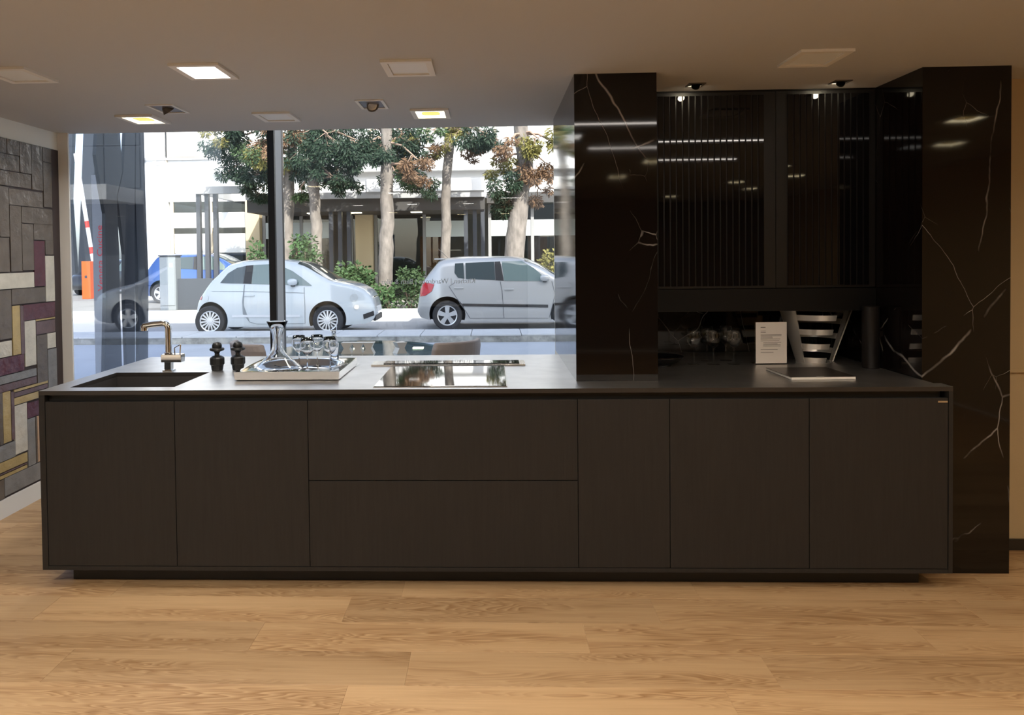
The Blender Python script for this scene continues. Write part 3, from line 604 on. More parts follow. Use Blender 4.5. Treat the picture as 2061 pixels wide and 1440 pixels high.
# ------------------------------------------------------------------ dining corner behind the island
TZ = .775; TX, TY, TR = -1.08, 5.88, .68
t = thing('glass_table', 'round glass-topped dining table by the window', 'table', (TX, TY, 0))
MB().lathe([(0, TZ-.014), (TR-.003, TZ-.014), (TR, TZ-.010), (TR, TZ-.004), (TR-.003, TZ), (0, TZ)], 72).build('glass_top', 'table_glass', t, smooth=True)
MB().lathe([(.28, 0), (.28, .015), (.06, .03), (.045, .1), (.045, TZ-.05), (.15, TZ-.016), (0, TZ-.0145)], 36).build('pedestal', 'chair_leg', t, smooth=True)
def chair(x, y, rz, lb):
    t = thing('dining_chair', lb, 'chair', (x, y, 0), 'leather dining chairs', rz)
    s = MB().box(-.23, .22, -.24, .24, .42, .49).build('seat', 'leather', t, bevel=.025)
    bk = MB(); n = 12; vs_ = []; fs = []
    prof = [(.44, -.215), (.60, -.235), (.75, -.255), (.87, -.275), (.92, -.283)]
    for i, (z, bx) in enumerate(prof):
        hw_ = .235 if i < 3 else (.232 if i == 3 else .215)
        for k in range(n+1):
            yy = -hw_+2*hw_*k/n; cx_ = bx+.10*(yy/hw_)**2
            vs_.append((cx_, yy, z))
        for k in range(n+1):
            yy = hw_-2*hw_*k/n; cx_ = bx+.10*(yy/hw_)**2
            vs_.append((cx_-.045, yy, z))
    m_ = 2*(n+1)
    for i in range(len(prof)-1):
        for k in range(m_): fs.append([i*m_+k, i*m_+(k+1) % m_, (i+1)*m_+(k+1) % m_, (i+1)*m_+k])
    fs.append(list(range(m_))[::-1]); fs.append([(len(prof)-1)*m_+k for k in range(m_)])
    bk.add(vs_, fs).build('backrest', 'leather', t, bevel=.012)
    for a, b in ((-1, -1), (-1, 1), (1, -1), (1, 1)):
        MB().tube([(a*.19, b*.19, .43), (a*.215, b*.215, 0)], [.016, .010], 8).build('leg', 'chair_leg', t)
chair(-1.60, 5.40, math.radians(42), 'brown leather dining chair behind the decanter')
chair(-.40, 5.42, math.radians(138), 'brown leather dining chair at the right of the glass table')
chair(-.55, 6.55, math.radians(215), 'brown leather dining chair at the far side of the glass table') if False else None
def ornament(x, y, n, lb, rz):
    w_, h_, e_ = .085, .085, .022; m = MB()
    for k in range(n):
        m.prism([(k*w_, 0), ((k+1)*w_, 0), ((k+1)*w_-e_, h_/2), ((k+1)*w_, h_), (k*w_, h_), (k*w_+e_, h_/2)], -.045, .045, 1)
    o = m.build('metal_ornament', 'ornament'); o.location = (x, y, TZ+.0004); o.rotation_euler = (0, 0, rz); return tag(o, lb, 'ornament')
ornament(-1.165, 5.70, 3, 'silver ornament with diamond openings on the glass table', 0)
ornament(-.75, 5.68, 1, 'single small silver block near the glass table edge', .5)

# ------------------------------------------------------------------ street
struct(box('pavement', 'paving', -30, 30, YG+.05, 12.92, -.1, -.002)); struct(box('road', 'road', -40, 40, 12.92, 18.2, -.1, 0.0)); struct(box('ground', 'ground', -60, 60, 18.2, 90, -.1, .0)); struct(box('ground_side', 'ground', -60, -30, -20, 18.2, -.1, -.001))
kb = struct(box('kerb', 'kerb_stone', -30, 30, 12.93, 13.85, 0, .105), 'low stone kerb between pavement and road')
rk = random.Random(8); x = -9.0
while x < 3.5:
    L = rk.uniform(.75, 1.1); MB().box(x+.006, x+L-.006, 12.91+rk.uniform(0, .02), 13.87, .106, .135).build('kerb_stone', 'kerb_top', kb, bevel=.008); x += L
fk = struct(box('kerb_far', 'kerb_top', -40, 40, 18.2, 18.55, 0, .20)); struct(box('pavement_far', 'ground', -40, 40, 18.55, 23.9, 0, .18))

# ---- cars
def interp(pts):
    xs = [p[0] for p in pts]; zs = [p[1] for p in pts]; n = len(xs)
    d = [(zs[i+1]-zs[i])/(xs[i+1]-xs[i]) for i in range(n-1)]
    m = [d[0]]+[0 if d[i-1]*d[i] <= 0 else 2*d[i-1]*d[i]/(d[i-1]+d[i]) for i in range(1, n-1)]+[d[-1]]
    def f(x):
        if x <= xs[0]: return zs[0]
        if x >= xs[-1]: return zs[-1]
        i = max(j for j in range(n-1) if xs[j] <= x)
        h = xs[i+1]-xs[i]; t = (x-xs[i])/h
        return (2*t**3-3*t*t+1)*zs[i]+(t**3-2*t*t+t)*h*m[i]+(-2*t**3+3*t*t)*zs[i+1]+(t**3-t*t)*h*m[i+1]
    return f
def make_car(name, label, spec, loc, rz=0, group=None, detail=True):
    """local x from rear (0) to front (L), near side is -y"""
    t = thing(name, label, 'car', loc, group, rz)
    L, W = spec['L'], spec['W']/2; top = interp(spec['top']); bot = interp(spec['bot']); belt = interp(spec['belt']); HH = max(p[1] for p in spec['top'])
    def plan(x):
        e = .0
        a = min(1, max(0, x/spec['rr'])); b = min(1, max(0, (L-x)/spec['rf']))
        return W*(.60+.40*(1-(1-a)**2.2)) * (.56+.44*(1-(1-b)**2.2))
    def sy(x, z):
        tz, bz, lz = top(x), bot(x), min(belt(x), top(x)-.02); w_ = plan(x)
        if z <= lz:
            q = (z-(bz+.42*(lz-bz)))/max(.05, (lz-bz)); y = w_*(1-.16*q*q)
        else:
            q = (lz-(bz+.42*(lz-bz)))/max(.05, (lz-bz)); y0 = w_*(1-.16*q*q); y = y0-.30*(z-lz)*(1 if tz-lz > .2 else .3)
        r = .16 if tz-lz > .15 else .10
        if z > tz-r:
            s_ = min(1, (z-(tz-r))/r); y *= max(0, 1-s_**3.2)**(1/3.2)
        return y
    xs = []; k = 0
    n = 64
    for i in range(n+1):
        s_ = i/n; s_ = .5-.5*math.cos(PI*s_)*(.55)-.225*(1-2*s_)*1.0 if False else s_
        xs.append(L*(.5-.5*math.cos(PI*(.5+(s_-.5)*.86))/math.cos(PI*.5*(1-.86)) if False else s_))
    extra = [L*.004, L*.010, L*.02, L*.035, L*.965, L*.98, L*.99, L*.996]
    xs = sorted(set(xs+extra)); zn = [0, .06, .14, .24, .34, .44, .54, .64, .72, .79, .85, .90, .94, .965, .983, .994, 1.0]
    rings = []
    for x in xs:
        b0, t0 = bot(x), top(x); ring = []
        for q in zn: z = b0+(t0-b0)*q; ring.append((x, -sy(x, z), z))
        for q in zn[::-1][1:]: z = b0+(t0-b0)*q; ring.append((x, sy(x, z), z))
        rings.append(ring)
    m = MB(); R_ = len(rings[0]); vs_ = [p for r in rings for p in r]; fs = []
    for i in range(len(rings)-1):
        for k in range(R_): fs.append([i*R_+k, i*R_+(k+1) % R_, (i+1)*R_+(k+1) % R_, (i+1)*R_+k])
    fs.append(list(range(R_))[::-1]); fs.append([(len(rings)-1)*R_+k for k in range(R_)])
    m.add(vs_, fs); body = m.build('body', [spec['paint'], 'well'], None, smooth='all'); body.data.set_sharp_from_angle(angle=math.radians(60))
    # wheel arches
    cut = MB(); cut.cur = 1
    for wx in spec['wx']:
        for s_ in (-1, 1):
            cut.lathe([(spec['ar'], 0), (spec['ar'], .30)], 40, (wx, s_*W*1.02 if s_ < 0 else W*1.02-.30, spec['wr']+.02), axis=1)
    cu = cut.build('cutter', [spec['paint'], 'well'])
    md = body.modifiers.new('x', 'BOOLEAN'); md.operation = 'DIFFERENCE'; md.object = cu; md.solver = 'EXACT'
    dg = bpy.context.evaluated_depsgraph_get(); me = bpy.data.meshes.new_from_object(body.evaluated_get(dg)); old = body.data; body.modifiers.clear(); body.data = me
    bpy.data.objects.remove(cu); bpy.data.meshes.remove(old); body.parent = t
    def patch(nm, poly, mt, off=.006, parent=t, side=-1, sub=3, label=None):
        bm = bmesh.new(); vs2 = [bm.verts.new((p[0], 0, p[1])) for p in poly]; fc = bm.faces.new(vs2)
        bmesh.ops.triangulate(bm, faces=[fc])
        for _ in range(sub): bmesh.ops.subdivide_edges(bm, edges=[e for e in bm.edges if e.calc_length() > .05], cuts=1, use_grid_fill=True)
        for v in bm.verts: v.co.y = side*(sy(v.co.x, v.co.z)+off)
        bmesh.ops.triangulate(bm, faces=bm.faces)
        bmesh.ops.recalc_face_normals(bm, faces=bm.faces)
        if sum(f.normal.y*f.calc_area() for f in bm.faces)*side < 0: bmesh.ops.reverse_faces(bm, faces=bm.faces)
        r = bmesh.ops.extrude_face_region(bm, geom=bm.faces[:])
        for v in [g_ for g_ in r['geom'] if isinstance(g_, bmesh.types.BMVert)]: v.co.y += side*.004
        me = bpy.data.meshes.new(nm); bm.to_mesh(me); bm.free(); me.materials.append(MATS[mt]); me.polygons.foreach_set('use_smooth', [True]*len(me.polygons)); me.set_sharp_from_angle(angle=math.radians(40))
        o = bpy.data.objects.new(nm, me); C.objects.link(o); o.parent = parent
        if label: o['label'] = label
        return o
    def line(nm, pts, wd, mt, off=.003):
        out = []
        for i in range(len(pts)):
            a = Vector(pts[max(i-1, 0)]); b = Vector(pts[min(i+1, len(pts)-1)]); d = (b-a).normalized(); nn = Vector((-d.y, d.x))*wd/2
            out.append((Vector(pts[i])+nn, Vector(pts[i])-nn))
        return patch(nm, [tuple(p[0]) for p in out]+[tuple(p[1]) for p in out[::-1]], mt, off, sub=2)
    # wheels
    wr = spec['wr']
    tyre = MB().lathe([(wr*.66, -.09), (wr*.70, -.098), (wr*.93, -.10), (wr, -.075), (wr, .075), (wr*.93, .10), (wr*.66, .09)], 40, axis=1, cap=False)
    rim = MB(); rim.cur = 1
    rim.lathe([(0, -.050), (wr*.62, -.050), (wr*.66, -.088), (wr*.66, .085), (0, .06)], 40, axis=1, cap=False); rim.cur = 0
    rim.lathe([(wr*.60, -.060), (wr*.61, -.088), (wr*.675, -.094), (wr*.675, -.080)], 40, axis=1, cap=False); rim.lathe([(0, -.092), (wr*.15, -.090), (wr*.18, -.080), (wr*.18, -.04)], 20, axis=1, cap=False)
    ns = spec['spokes']
    for k in range(ns):
        a = 2*PI*k/ns+PI/2; w0, w1 = (spec['spw'], spec['spw']*spec['spt']); ca, sa = math.cos(a), math.sin(a); qs = []
        for (r, hw_, y) in ((wr*.12, w0, -.086), (wr*.63, w1, -.084)):
            for s_ in (-1, 1): qs.append((r*ca-s_*hw_*sa, y, r*sa+s_*hw_*ca))
        qs += [(p[0], -.045, p[2]) for p in qs]
        rim.add(qs, [(0, 1, 3, 2), (4, 6, 7, 5), (0, 2, 6, 4), (1, 5, 7, 3), (0, 4, 5, 1), (2, 3, 7, 6)])
    wm = None
    for wx in spec['wx']:
        for s_ in (-1, 1):
            if wm is None:
                wo = tyre.build('wheel', 'tyre', t, smooth=True); ro = rim.build('rim', ['rim', 'rim_gap'], wo, smooth=True); wm = (wo.data, ro.data)
            else:
                wo = bpy.data.objects.new('wheel', wm[0]); C.objects.link(wo); wo.parent = t; ro = bpy.data.objects.new('rim', wm[1]); C.objects.link(ro); ro.parent = wo
            wo.location = (wx, s_*(W*.985-.105), wr); wo.rotation_euler = (0, 0, 0 if s_ < 0 else PI)
    for nm, poly, mt in spec['win']: 
        for s_ in (-1, 1): patch(nm, poly, mt, side=s_)
    # windscreen and rear screen: strips of the roof surface
    for nm, xa, xb, wf in spec['screens']:
        vs3 = []; nx, ny = 8, 10
        for i in range(nx+1):
            x = xa+(xb-xa)*i/nx; hw_ = wf*plan(x)-.12*(top(x)-.9)
            for j in range(ny+1):
                y = -hw_+2*hw_*j/ny; lo, hi = bot(x), top(x)
                for _ in range(30):
                    mi = (lo+hi)/2
                    if sy(x, mi) > abs(y): lo = mi
                    else: hi = mi
                    if lo < top(x)-.25: lo = max(lo, top(x)-.25)
                vs3.append((x, y, lo+.006))
        fs3 = [[i*(ny+1)+j, i*(ny+1)+j+1, (i+1)*(ny+1)+j+1, (i+1)*(ny+1)+j] for i in range(nx) for j in range(ny)]
        MB().add(vs3, fs3).build(nm, 'car_glass', t, smooth=True)
    if detail:
        for pts, wd, mt in spec['lines']: line('door_seam', pts, wd, mt)
        for (x, z, l_) in spec['handles']:
            y = -sy(x, z); MB().box(x-l_/2, x+l_/2, y-.028, y+.01, z-.013, z+.013).build('door_handle', spec['paint'], t, bevel=.008)
        for poly, mt in spec['mould']: patch('side_moulding', poly, mt, .010)
        for poly, mt, nm in spec['lamps']:
            for s_ in (-1, 1): patch(nm, poly, mt, .008, side=s_)
        x, z = spec['mirror']
        for s_ in (-1, 1):
            y = s_*(sy(x, z)+.08); mr = MB().lathe([(0, -.10), (.045, -.085), (.066, -.03), (.066, .03), (.045, .085), (0, .10)], 16, axis=0).build('door_mirror', spec['paint'], t, smooth=True); mr.location = (x, y, z); mr.scale = (1, .8, 1)
            st = MB().box(x-.035, x+.035, min(y, y-s_*.10), max(y, y-s_*.10), z-.085, z-.045).build('mirror_arm', 'car_trim', t)
    return t, sy, patch
fx = lambda X: (X-110)/498.0
fz = lambda Y: (828-Y)/477.0
def circ(cx, cz, r, n=16): return [(cx+r*math.cos(2*PI*k/n), cz+r*math.sin(2*PI*k/n)) for k in range(n)]
fiat = dict(L=3.55, W=1.63, rr=.75, rf=.95, paint='paint_white', wr=.298, ar=.355, wx=(fx(298), fx(1440)), spokes=15, spw=.012, spt=1.35,
    top=[(0, .46), (.02, .64), (.09, .78), (.17, .87), (.30, 1.02), (.58, 1.316), (.72, 1.42), (.98, 1.474), (1.3, 1.488), (1.7, 1.486), (1.99, 1.453), (2.15, 1.41), (2.50, 1.215), (2.77, 1.065), (2.99, 1.02), (3.20, .955), (3.34, .885), (3.45, .79), (3.52, .64), (3.55, .50)],
    bot=[(0, .34), (.10, .22), (.4, .19), (1.2, .185), (2.4, .185), (3.1, .20), (3.40, .22), (3.52, .30), (3.55, .38)],
    belt=[(0, .6), (.3, .98), (.6, 1.02), (1.5, 1.01), (2.6, .96), (3.0, .90), (3.3, .80), (3.55, .6)],
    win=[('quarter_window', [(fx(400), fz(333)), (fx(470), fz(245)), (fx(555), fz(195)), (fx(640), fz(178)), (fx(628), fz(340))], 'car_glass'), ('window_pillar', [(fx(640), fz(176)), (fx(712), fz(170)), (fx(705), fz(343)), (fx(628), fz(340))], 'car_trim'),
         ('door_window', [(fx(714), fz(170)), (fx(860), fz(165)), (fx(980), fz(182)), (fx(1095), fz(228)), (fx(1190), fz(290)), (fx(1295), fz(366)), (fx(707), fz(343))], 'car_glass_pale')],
    screens=[('windscreen', 2.06, 2.74, .80), ('rear_screen', .22, .60, .74)],
    lines=[([(fx(640), fz(350)), (fx(622), fz(500)), (fx(628), fz(620)), (fx(690), fz(695)), (fx(760), fz(715)), (fx(1225), fz(712))], .010, 'seam_white'), ([(fx(1218), fz(380)), (fx(1228), fz(560)), (fx(1225), fz(712))], .010, 'seam_white'), ([(fx(220), fz(408)), (fx(640), fz(412)), (fx(1225), fz(432))], .008, 'seam_white')],
    handles=[(fx(690), fz(452), .20)], mould=[([(fx(520), fz(650)), (fx(520), fz(628)), (fx(1180), fz(632)), (fx(1180), fz(652))], 'plate')],
    lamps=[(circ(fx(1690), fz(482), .075), 'lamp_clear', 'headlamp'), (circ(fx(1712), fz(570), .045), 'lamp_clear', 'fog_lamp'), (circ(fx(165), fz(470), .05), 'tail_red', 'tail_lamp')], mirror=(fx(1112), fz(330)))
car1, sy1_, patch1 = make_car('small_car', 'small rounded white car parked behind the mullion', fiat, (-5.83, 14.1+.815, 0))
patch1('fuel_cap', circ(fx(248), fz(474), .055, 18), 'paint_white', .004)
patch1('lower_grille', [(fx(1770), fz(640)), (fx(1862), fz(612)), (fx(1868), fz(655)), (fx(1775), fz(685))], 'car_trim', .006)
MB().box(3.53, 3.56, -.26, .26, .42, .53).build('number_plate', 'plate', car1); MB().box(3.50, 3.552, -.42, .42, .25, .36).build('front_grille', 'car_trim', car1, bevel=.01); MB().box(3.44, 3.50, -.30, .30, .70, .73).build('chrome_bar', 'chrome', car1, bevel=.008)
gx = lambda X: (X-385)/488.0
gz = lambda Y: (910-Y)/492.0
skoda = dict(L=3.99, W=1.645, rr=.55, rf=.85, paint='paint_silver', wr=.302, ar=.37, wx=(gx(695), gx(695)+2.454), spokes=5, spw=.034, spt=1.5,
    top=[(0, .50), (.03, .66), (.08, .92), (.18, 1.09), (.36, 1.31), (.48, 1.435), (.65, 1.472), (1.05, 1.498), (1.87, 1.496), (2.14, 1.468), (2.41, 1.385), (2.74, 1.20), (3.02, 1.035), (3.25, .98), (3.6, .90), (3.82, .80), (3.94, .66), (3.99, .50)],
    bot=[(0, .36), (.08, .25), (.4, .20), (1.2, .185), (2.8, .185), (3.5, .20), (3.85, .25), (3.99, .36)],
    belt=[(0, .6), (.2, .95), (.8, .995), (2.0, .985), (2.7, .96), (3.2, .90), (3.99, .6)],
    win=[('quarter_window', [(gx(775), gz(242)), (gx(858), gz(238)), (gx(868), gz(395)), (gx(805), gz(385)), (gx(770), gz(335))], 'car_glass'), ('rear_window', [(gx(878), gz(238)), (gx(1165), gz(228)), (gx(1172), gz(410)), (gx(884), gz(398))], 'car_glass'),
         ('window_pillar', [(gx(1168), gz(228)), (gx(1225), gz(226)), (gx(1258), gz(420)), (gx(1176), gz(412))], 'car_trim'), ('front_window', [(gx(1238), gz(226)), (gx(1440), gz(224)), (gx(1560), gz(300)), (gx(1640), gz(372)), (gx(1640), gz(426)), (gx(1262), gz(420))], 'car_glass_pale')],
    screens=[('windscreen', 2.22, 2.98, .82), ('rear_screen', .14, .44, .76)],
    lines=[([(gx(765), gz(440)), (gx(715), gz(470)), (gx(800), gz(600)), (gx(880), gz(720)), (gx(920), gz(790))], .012, 'seam'), ([(gx(1222), gz(425)), (gx(1240), gz(520)), (gx(1255), gz(790))], .012, 'seam'), ([(gx(920), gz(790)), (gx(1255), gz(792)), (gx(1690), gz(795))], .010, 'seam'), ([(gx(1730), gz(430)), (gx(1760), gz(560)), (gx(1700), gz(790))], .012, 'seam')],
    handles=[(gx(812), gz(488), .20), (gx(1308), gz(505), .20)], mould=[([(gx(850), gz(668)), (gx(845), gz(642)), (gx(1690), gz(660)), (gx(1690), gz(690))], 'car_trim')],
    lamps=[([(gx(415), gz(575)), (gx(425), gz(450)), (gx(470), gz(428)), (gx(568), gz(448)), (gx(540), gz(520)), (gx(470), gz(565))], 'tail_red', 'tail_lamp'), ([(3.55, .74), (3.62, .83), (3.80, .78), (3.90, .68), (3.80, .64)], 'lamp_clear', 'headlamp')], mirror=(gx(1660), gz(395)))
car2, sy2_, patch2 = make_car('hatchback', 'silver five-door hatchback with a red tail lamp', skoda, (-1.535, 14.95+.82, 0))
MB().box(.36, .56, -.5, .5, 1.435, 1.46).build('roof_spoiler', 'paint_silver', car2, bevel=.008); MB().tube([(.62, -.1, 1.47), (.42, -.12, 1.66)], .006, 6).build('aerial', 'car_trim', car2)
blue = dict(skoda); blue['paint'] = 'paint_blue'
make_car('hatchback', 'blue car parked behind the dark posts', blue, (-10.5, 22.55, .18), 0, detail=False)
dark = dict(skoda); dark['paint'] = 'paint_dark'
make_car('hatchback', 'dark car parked behind the orange barrier post', dark, (-16.6, 34.2, 0), math.radians(-97), detail=False)

# ---- shop building across the street
FY = 24.0
sb = thing('shop_building', 'white shop building across the street with dark canopy and glazed fronts', 'building', (-4, FY, 0))
def part(name, m, x0, x1, y0, y1, z0, z1, parent=None, bevel=0):
    o = box(name, m, x0, x1, y0, y1, z0, z1, parent or sb, bevel); o.matrix_parent_inverse = sb.matrix_basis.inverted() if not parent else Matrix.Identity(4); return o
xa = lambda u, y=FY: aY(u, 400, y).x
zv = lambda v, y=FY, u=700: aY(u, v, y).z
ZL = zv(402)      # head of the shop fronts
part('wall', 'facade_white', xa(290), 5.3, FY, FY+.3, ZL, 9.0)
part('wall', 'facade_white', xa(290), xa(338), FY, FY+.3, 0, ZL); part('side_wall', 'facade_white', xa(290), xa(290)+.3, FY+.3, FY+9, 0, 9.0)
part('roof', 'facade_grey', xa(290), 5.3, FY, FY+9, 9.0, 9.2)
part('sill_band', 'facade_grey', xa(290), xa(560), FY-.10, FY, zv(315)-.04, zv(315)+.04)
# upper windows
for (u0, u1, v0, v1, mt) in ((318, 334, 225, 322, 'facade_grey'), (340, 540, 200, 311, 'blind'), (865, 908, 215, 300, 'facade_grey'), (1000, 1022, 215, 305, 'facade_grey'), (640, 745, 200, 300, 'blind')):
    f = part('window', 'frame_beige', xa(u0)-.08, xa(u1)+.08, FY-.05, FY-.001, zv(v1)-.08, zv(v0)+.08)
    part('window_pane', mt, xa(u0), xa(u1), FY-.07, FY-.051, zv(v1), zv(v0), f)
part('ledge', 'facade_white', xa(430), xa(1160), FY-.35, FY-.001, zv(345)-.05, zv(345)+.05)
# interior behind the glass
part('shop_floor', 'shop_dark', xa(338), 5.3, FY+.3, FY+5, 0, .05); part('shop_back', 'shop_dark', xa(338), 5.3, FY+3.4, FY+3.5, 0, ZL); part('shop_ceiling', 'shop_dark', xa(338), 5.3, FY+.3, FY+5, ZL-.02, ZL+.1)
for (u0, u1, v0, v1, mt) in ((1062, 1100, 480, 512, 'shop_wood'), (845, 890, 478, 520, 'shop_wood'), (565, 606, 483, 520, 'shop_wood'), (1105, 1130, 480, 520, 'shop_curtain'), (905, 935, 480, 525, 'shop_curtain'), (630, 655, 480, 520, 'shop_curtain')):
    part('shop_shelf', mt, xa(u0, FY+2), xa(u1, FY+2), FY+1.9, FY+2.2, .05, zv(v0, FY+2))
# glazed bays: pane + frosted band
for (u0, u1) in ((342, 420), (420, 494), (527, 602), (602, 662), (703, 716), (752, 850), (850, 938), (982, 1068), (1068, 1160), (1160, 1260)):
    f = part('glazing_frame', 'facade_grey' if u0 > 500 else 'frame_beige', xa(u0), xa(u0)+.10, FY, FY+.12, 0, ZL)
    part('window_pane', 'shop_glass', xa(u0)+.10, xa(u1), FY+.05, FY+.07, .15, ZL, f)
    if not (752 <= u0 < 850) and u0 != 703:
        part('frosted_band', 'frosted' if u0 > 500 else 'blind', xa(u0)+.10, xa(u1), FY+.02, FY+.045, zv(479) if u0 > 500 else zv(455), zv(447) if u0 > 500 else zv(424), f)
    if u0 < 500: part('roller_blind', 'blind', xa(u0)+.12, xa(u1), FY+.025, FY+.045, zv(506), zv(467), f)
for (u0, u1) in ((498, 526), (717, 751)):
    part('pier', 'facade_beige', xa(u0), xa(u1), FY-.25, FY+.2, 0, ZL)
# canopy
CYF = 21.6
part('canopy', 'canopy_dark', xa(494, CYF), xa(975, CYF), CYF+.12, FY, zv(425, CYF), zv(391, CYF))
part('canopy_fascia', 'canopy_grey', xa(494, CYF), xa(975, CYF), CYF, CYF+.12, zv(400, CYF), zv(387, CYF))
part('canopy_fascia', 'facade_white', xa(736, CYF), xa(976, CYF), CYF-.06, CYF-.001, zv(387, CYF), zv(362, CYF))
part('canopy_fascia', 'canopy_grey', xa(392, CYF-.5), xa(500, CYF-.5), CYF-.5, CYF-.3, zv(386, CYF-.5), zv(371, CYF-.5))
part('canopy_beam', 'canopy_grey', xa(392, CYF-.5), xa(400, CYF-.5), CYF-.3, FY, zv(386, CYF-.5), zv(371, CYF-.5))
part('canopy_fascia', 'canopy_dark', xa(980), xa(1260), FY-.5, FY-.05, zv(415), zv(394))
for (u0, v0, v1, yy) in ((394, 386, 562, CYF-.4), (411, 386, 562, CYF-.4), (428, 386, 562, CYF-.4), (661, 395, 535, CYF+.2), (679, 395, 535, CYF+.2), (697, 395, 535, CYF+.2), (933, 391, 530, CYF+.2), (951, 391, 530, CYF+.2), (967, 391, 530, CYF+.2)):
    part('canopy_post', 'post_dark', xa(u0, yy), xa(u0+8, yy), yy, yy+.14, .18, zv(v0, yy))
for (u, v, yy) in ((716, 403, CYF+.8), (838, 411, CYF+.9), (630, 403, CYF+.8)):
    p = aY(u, v, yy); part('soffit_light', 'diffuser_warm', p.x-.16, p.x+.16, yy-.12, yy+.12, zv(425, CYF)-.02, zv(425, CYF)-.001)
tag(box('low_wall', 'low_wall', xa(352, 19), xa(425, 19), 19.0, 19.2, .18, zv(558, 19)), 'dark grey low wall between the posts and the white car', 'wall')
# utility cabinet
t = thing('utility_cabinet', 'tall pale grey utility cabinet on the far pavement', 'cabinet', (aY(338, 560, 18.9).x, 19.0, .18))
hgt = zv(512, 18.9)-.18
box('body', 'utility', -.22, .20, -.10, .25, 0, hgt, t, .01); box('door', 'utility', -.20, .18, -.115, -.101, .12, hgt-.08, t, .004); box('cap', 'low_wall', -.24, .22, -.13, .27, hgt, hgt+.03, t); box('door_sticker', 'barrier_white', .05, .13, -.118, -.116, hgt-.28, hgt-.18, t)
# barrier
by = 28.0
t = thing('parking_barrier', 'orange parking barrier with its white boom raised', 'barrier', (aY(177, 560, by).x, by, 0)); bz1 = aY(177, 526, by).z; wz = .17
box('post', 'barrier_orange', -wz, wz, -.14, .14, 0, bz1, t, .015); box('post_label', 'low_wall', -.05, .05, -.143, -.141, bz1*.55, bz1*.62, t)
pt = aY(145, 308, by); pv = aY(181, 520, by); ox = aY(177, 560, by).x
q0 = Vector((pv.x-ox, .24, bz1-.05)); q1 = Vector((pt.x-ox, .24, pt.z)); bm_ = MB().tube([q0, q1], .075, 10).build('boom', 'barrier_white', t)
for f_ in (.08, .32): MB().tube([q0.lerp(q1, f_), q0.lerp(q1, f_+.06)], .08, 10).build('reflector_band', 'barrier_red', t)

t = thing('panel_building', 'dark blue-grey panelled building mirrored in the side pane', 'building', (10.5, FY, 0))
box('wall', 'office_dark', -5.1, 9, 0, 6, 0, 11, t); box('canopy', 'canopy_grey', -5.1, 6, -2.4, -.002, 3.3, 3.75, t)
for i in range(9):
    for j in range(5):
        box('panel', 'office_pane', -5.0+i*1.2, -3.85+i*1.2, -.03, -.001, 3.85+j*1.4, 5.18+j*1.4, t)
for i in range(7): MB().prism([(-4.6+i*1.5, 0), (-3.5+i*1.5, 0), (-3.25+i*1.5, 3.3), (-4.75+i*1.5, 3.3)], -.5, -.38, 1).build('blade', 'reflection', t)
# ---- outside the side pane: added solid shapes standing for dark reflections, sign, dark block
def reflection(pts, x, lb):
    poly = [(lambda p: (p.y, p.z))(aX(u, v, x)) for u, v in pts]
    zb = 0.0; return tag(MB().prism([(y, max(z, zb)) for y, z in poly], x-.03, x, 0).build('tapered_reflection', 'reflection'), lb, 'reflection', 'added dark shapes for reflections outside the side pane')
FXN = -3.30
def far_reflection(pts, y, lb):
    poly = [(lambda p: (p.x, max(p.z, 0)))(aY(u, v, y)) for u, v in pts]
    return tag(MB().prism(poly, y, y+.3, 1).build('tapered_reflection', 'reflection'), lb, 'reflection', 'added dark shapes for reflections beyond the barrier')
far_reflection([(95, 150), (150, 150), (141, 400), (150, 530), (156, 640), (95, 640)], 36, 'leftmost added dark shape for a reflection, beside the white jamb')
far_reflection([(172, 150), (197, 150), (193, 312), (184, 400), (186, 640), (157, 640), (158, 530), (162, 420)], 36, 'added dark shape for a reflection behind the raised barrier boom')
reflection([(197, 240), (240, 240), (246, 346), (235, 396), (240, 512), (241, 600), (258, 1250), (216, 1250), (213, 600), (212, 430), (203, 380), (193, 312)], FXN, 'added wide dark shape for a reflection right of the red lettering')
reflection([(254, 240), (272, 240), (271, 402), (271, 520), (272, 640), (280, 1250), (268, 1250), (251, 600), (251, 512), (237, 396), (248, 346)], FXN, 'added dark shape for a reflection, second from the white shop wall')
reflection([(274, 240), (289, 240), (293, 402), (299, 560), (306, 1250), (288, 1250), (279, 640), (277, 520), (273, 402)], FXN, 'added narrow dark shape for a reflection nearest the white shop wall')
t = thing('pylon_sign', 'grey upright sign with red vertical lettering outside the side pane', 'sign', (aY(199, 480, 9.5).x, 9.5, 0)); zt = aY(199, 352, 9.5).z
box('panel', 'sign_grey', -.085, .085, 0, .06, 0, zt, t, .004)
p = aY(202, 520, 9.5)
text_mesh('lettering', 'Veneta Cucine', .13, 'sign_red', Matrix.Translation((p.x-aY(199, 480, 9.5).x, -.003, p.z)) @ Matrix.Rotation(PI/2, 4, 'X') @ Matrix.Rotation(PI/2, 4, 'Z') @ Matrix.Diagonal((1.12, .82, 1, 1)), t, .001)

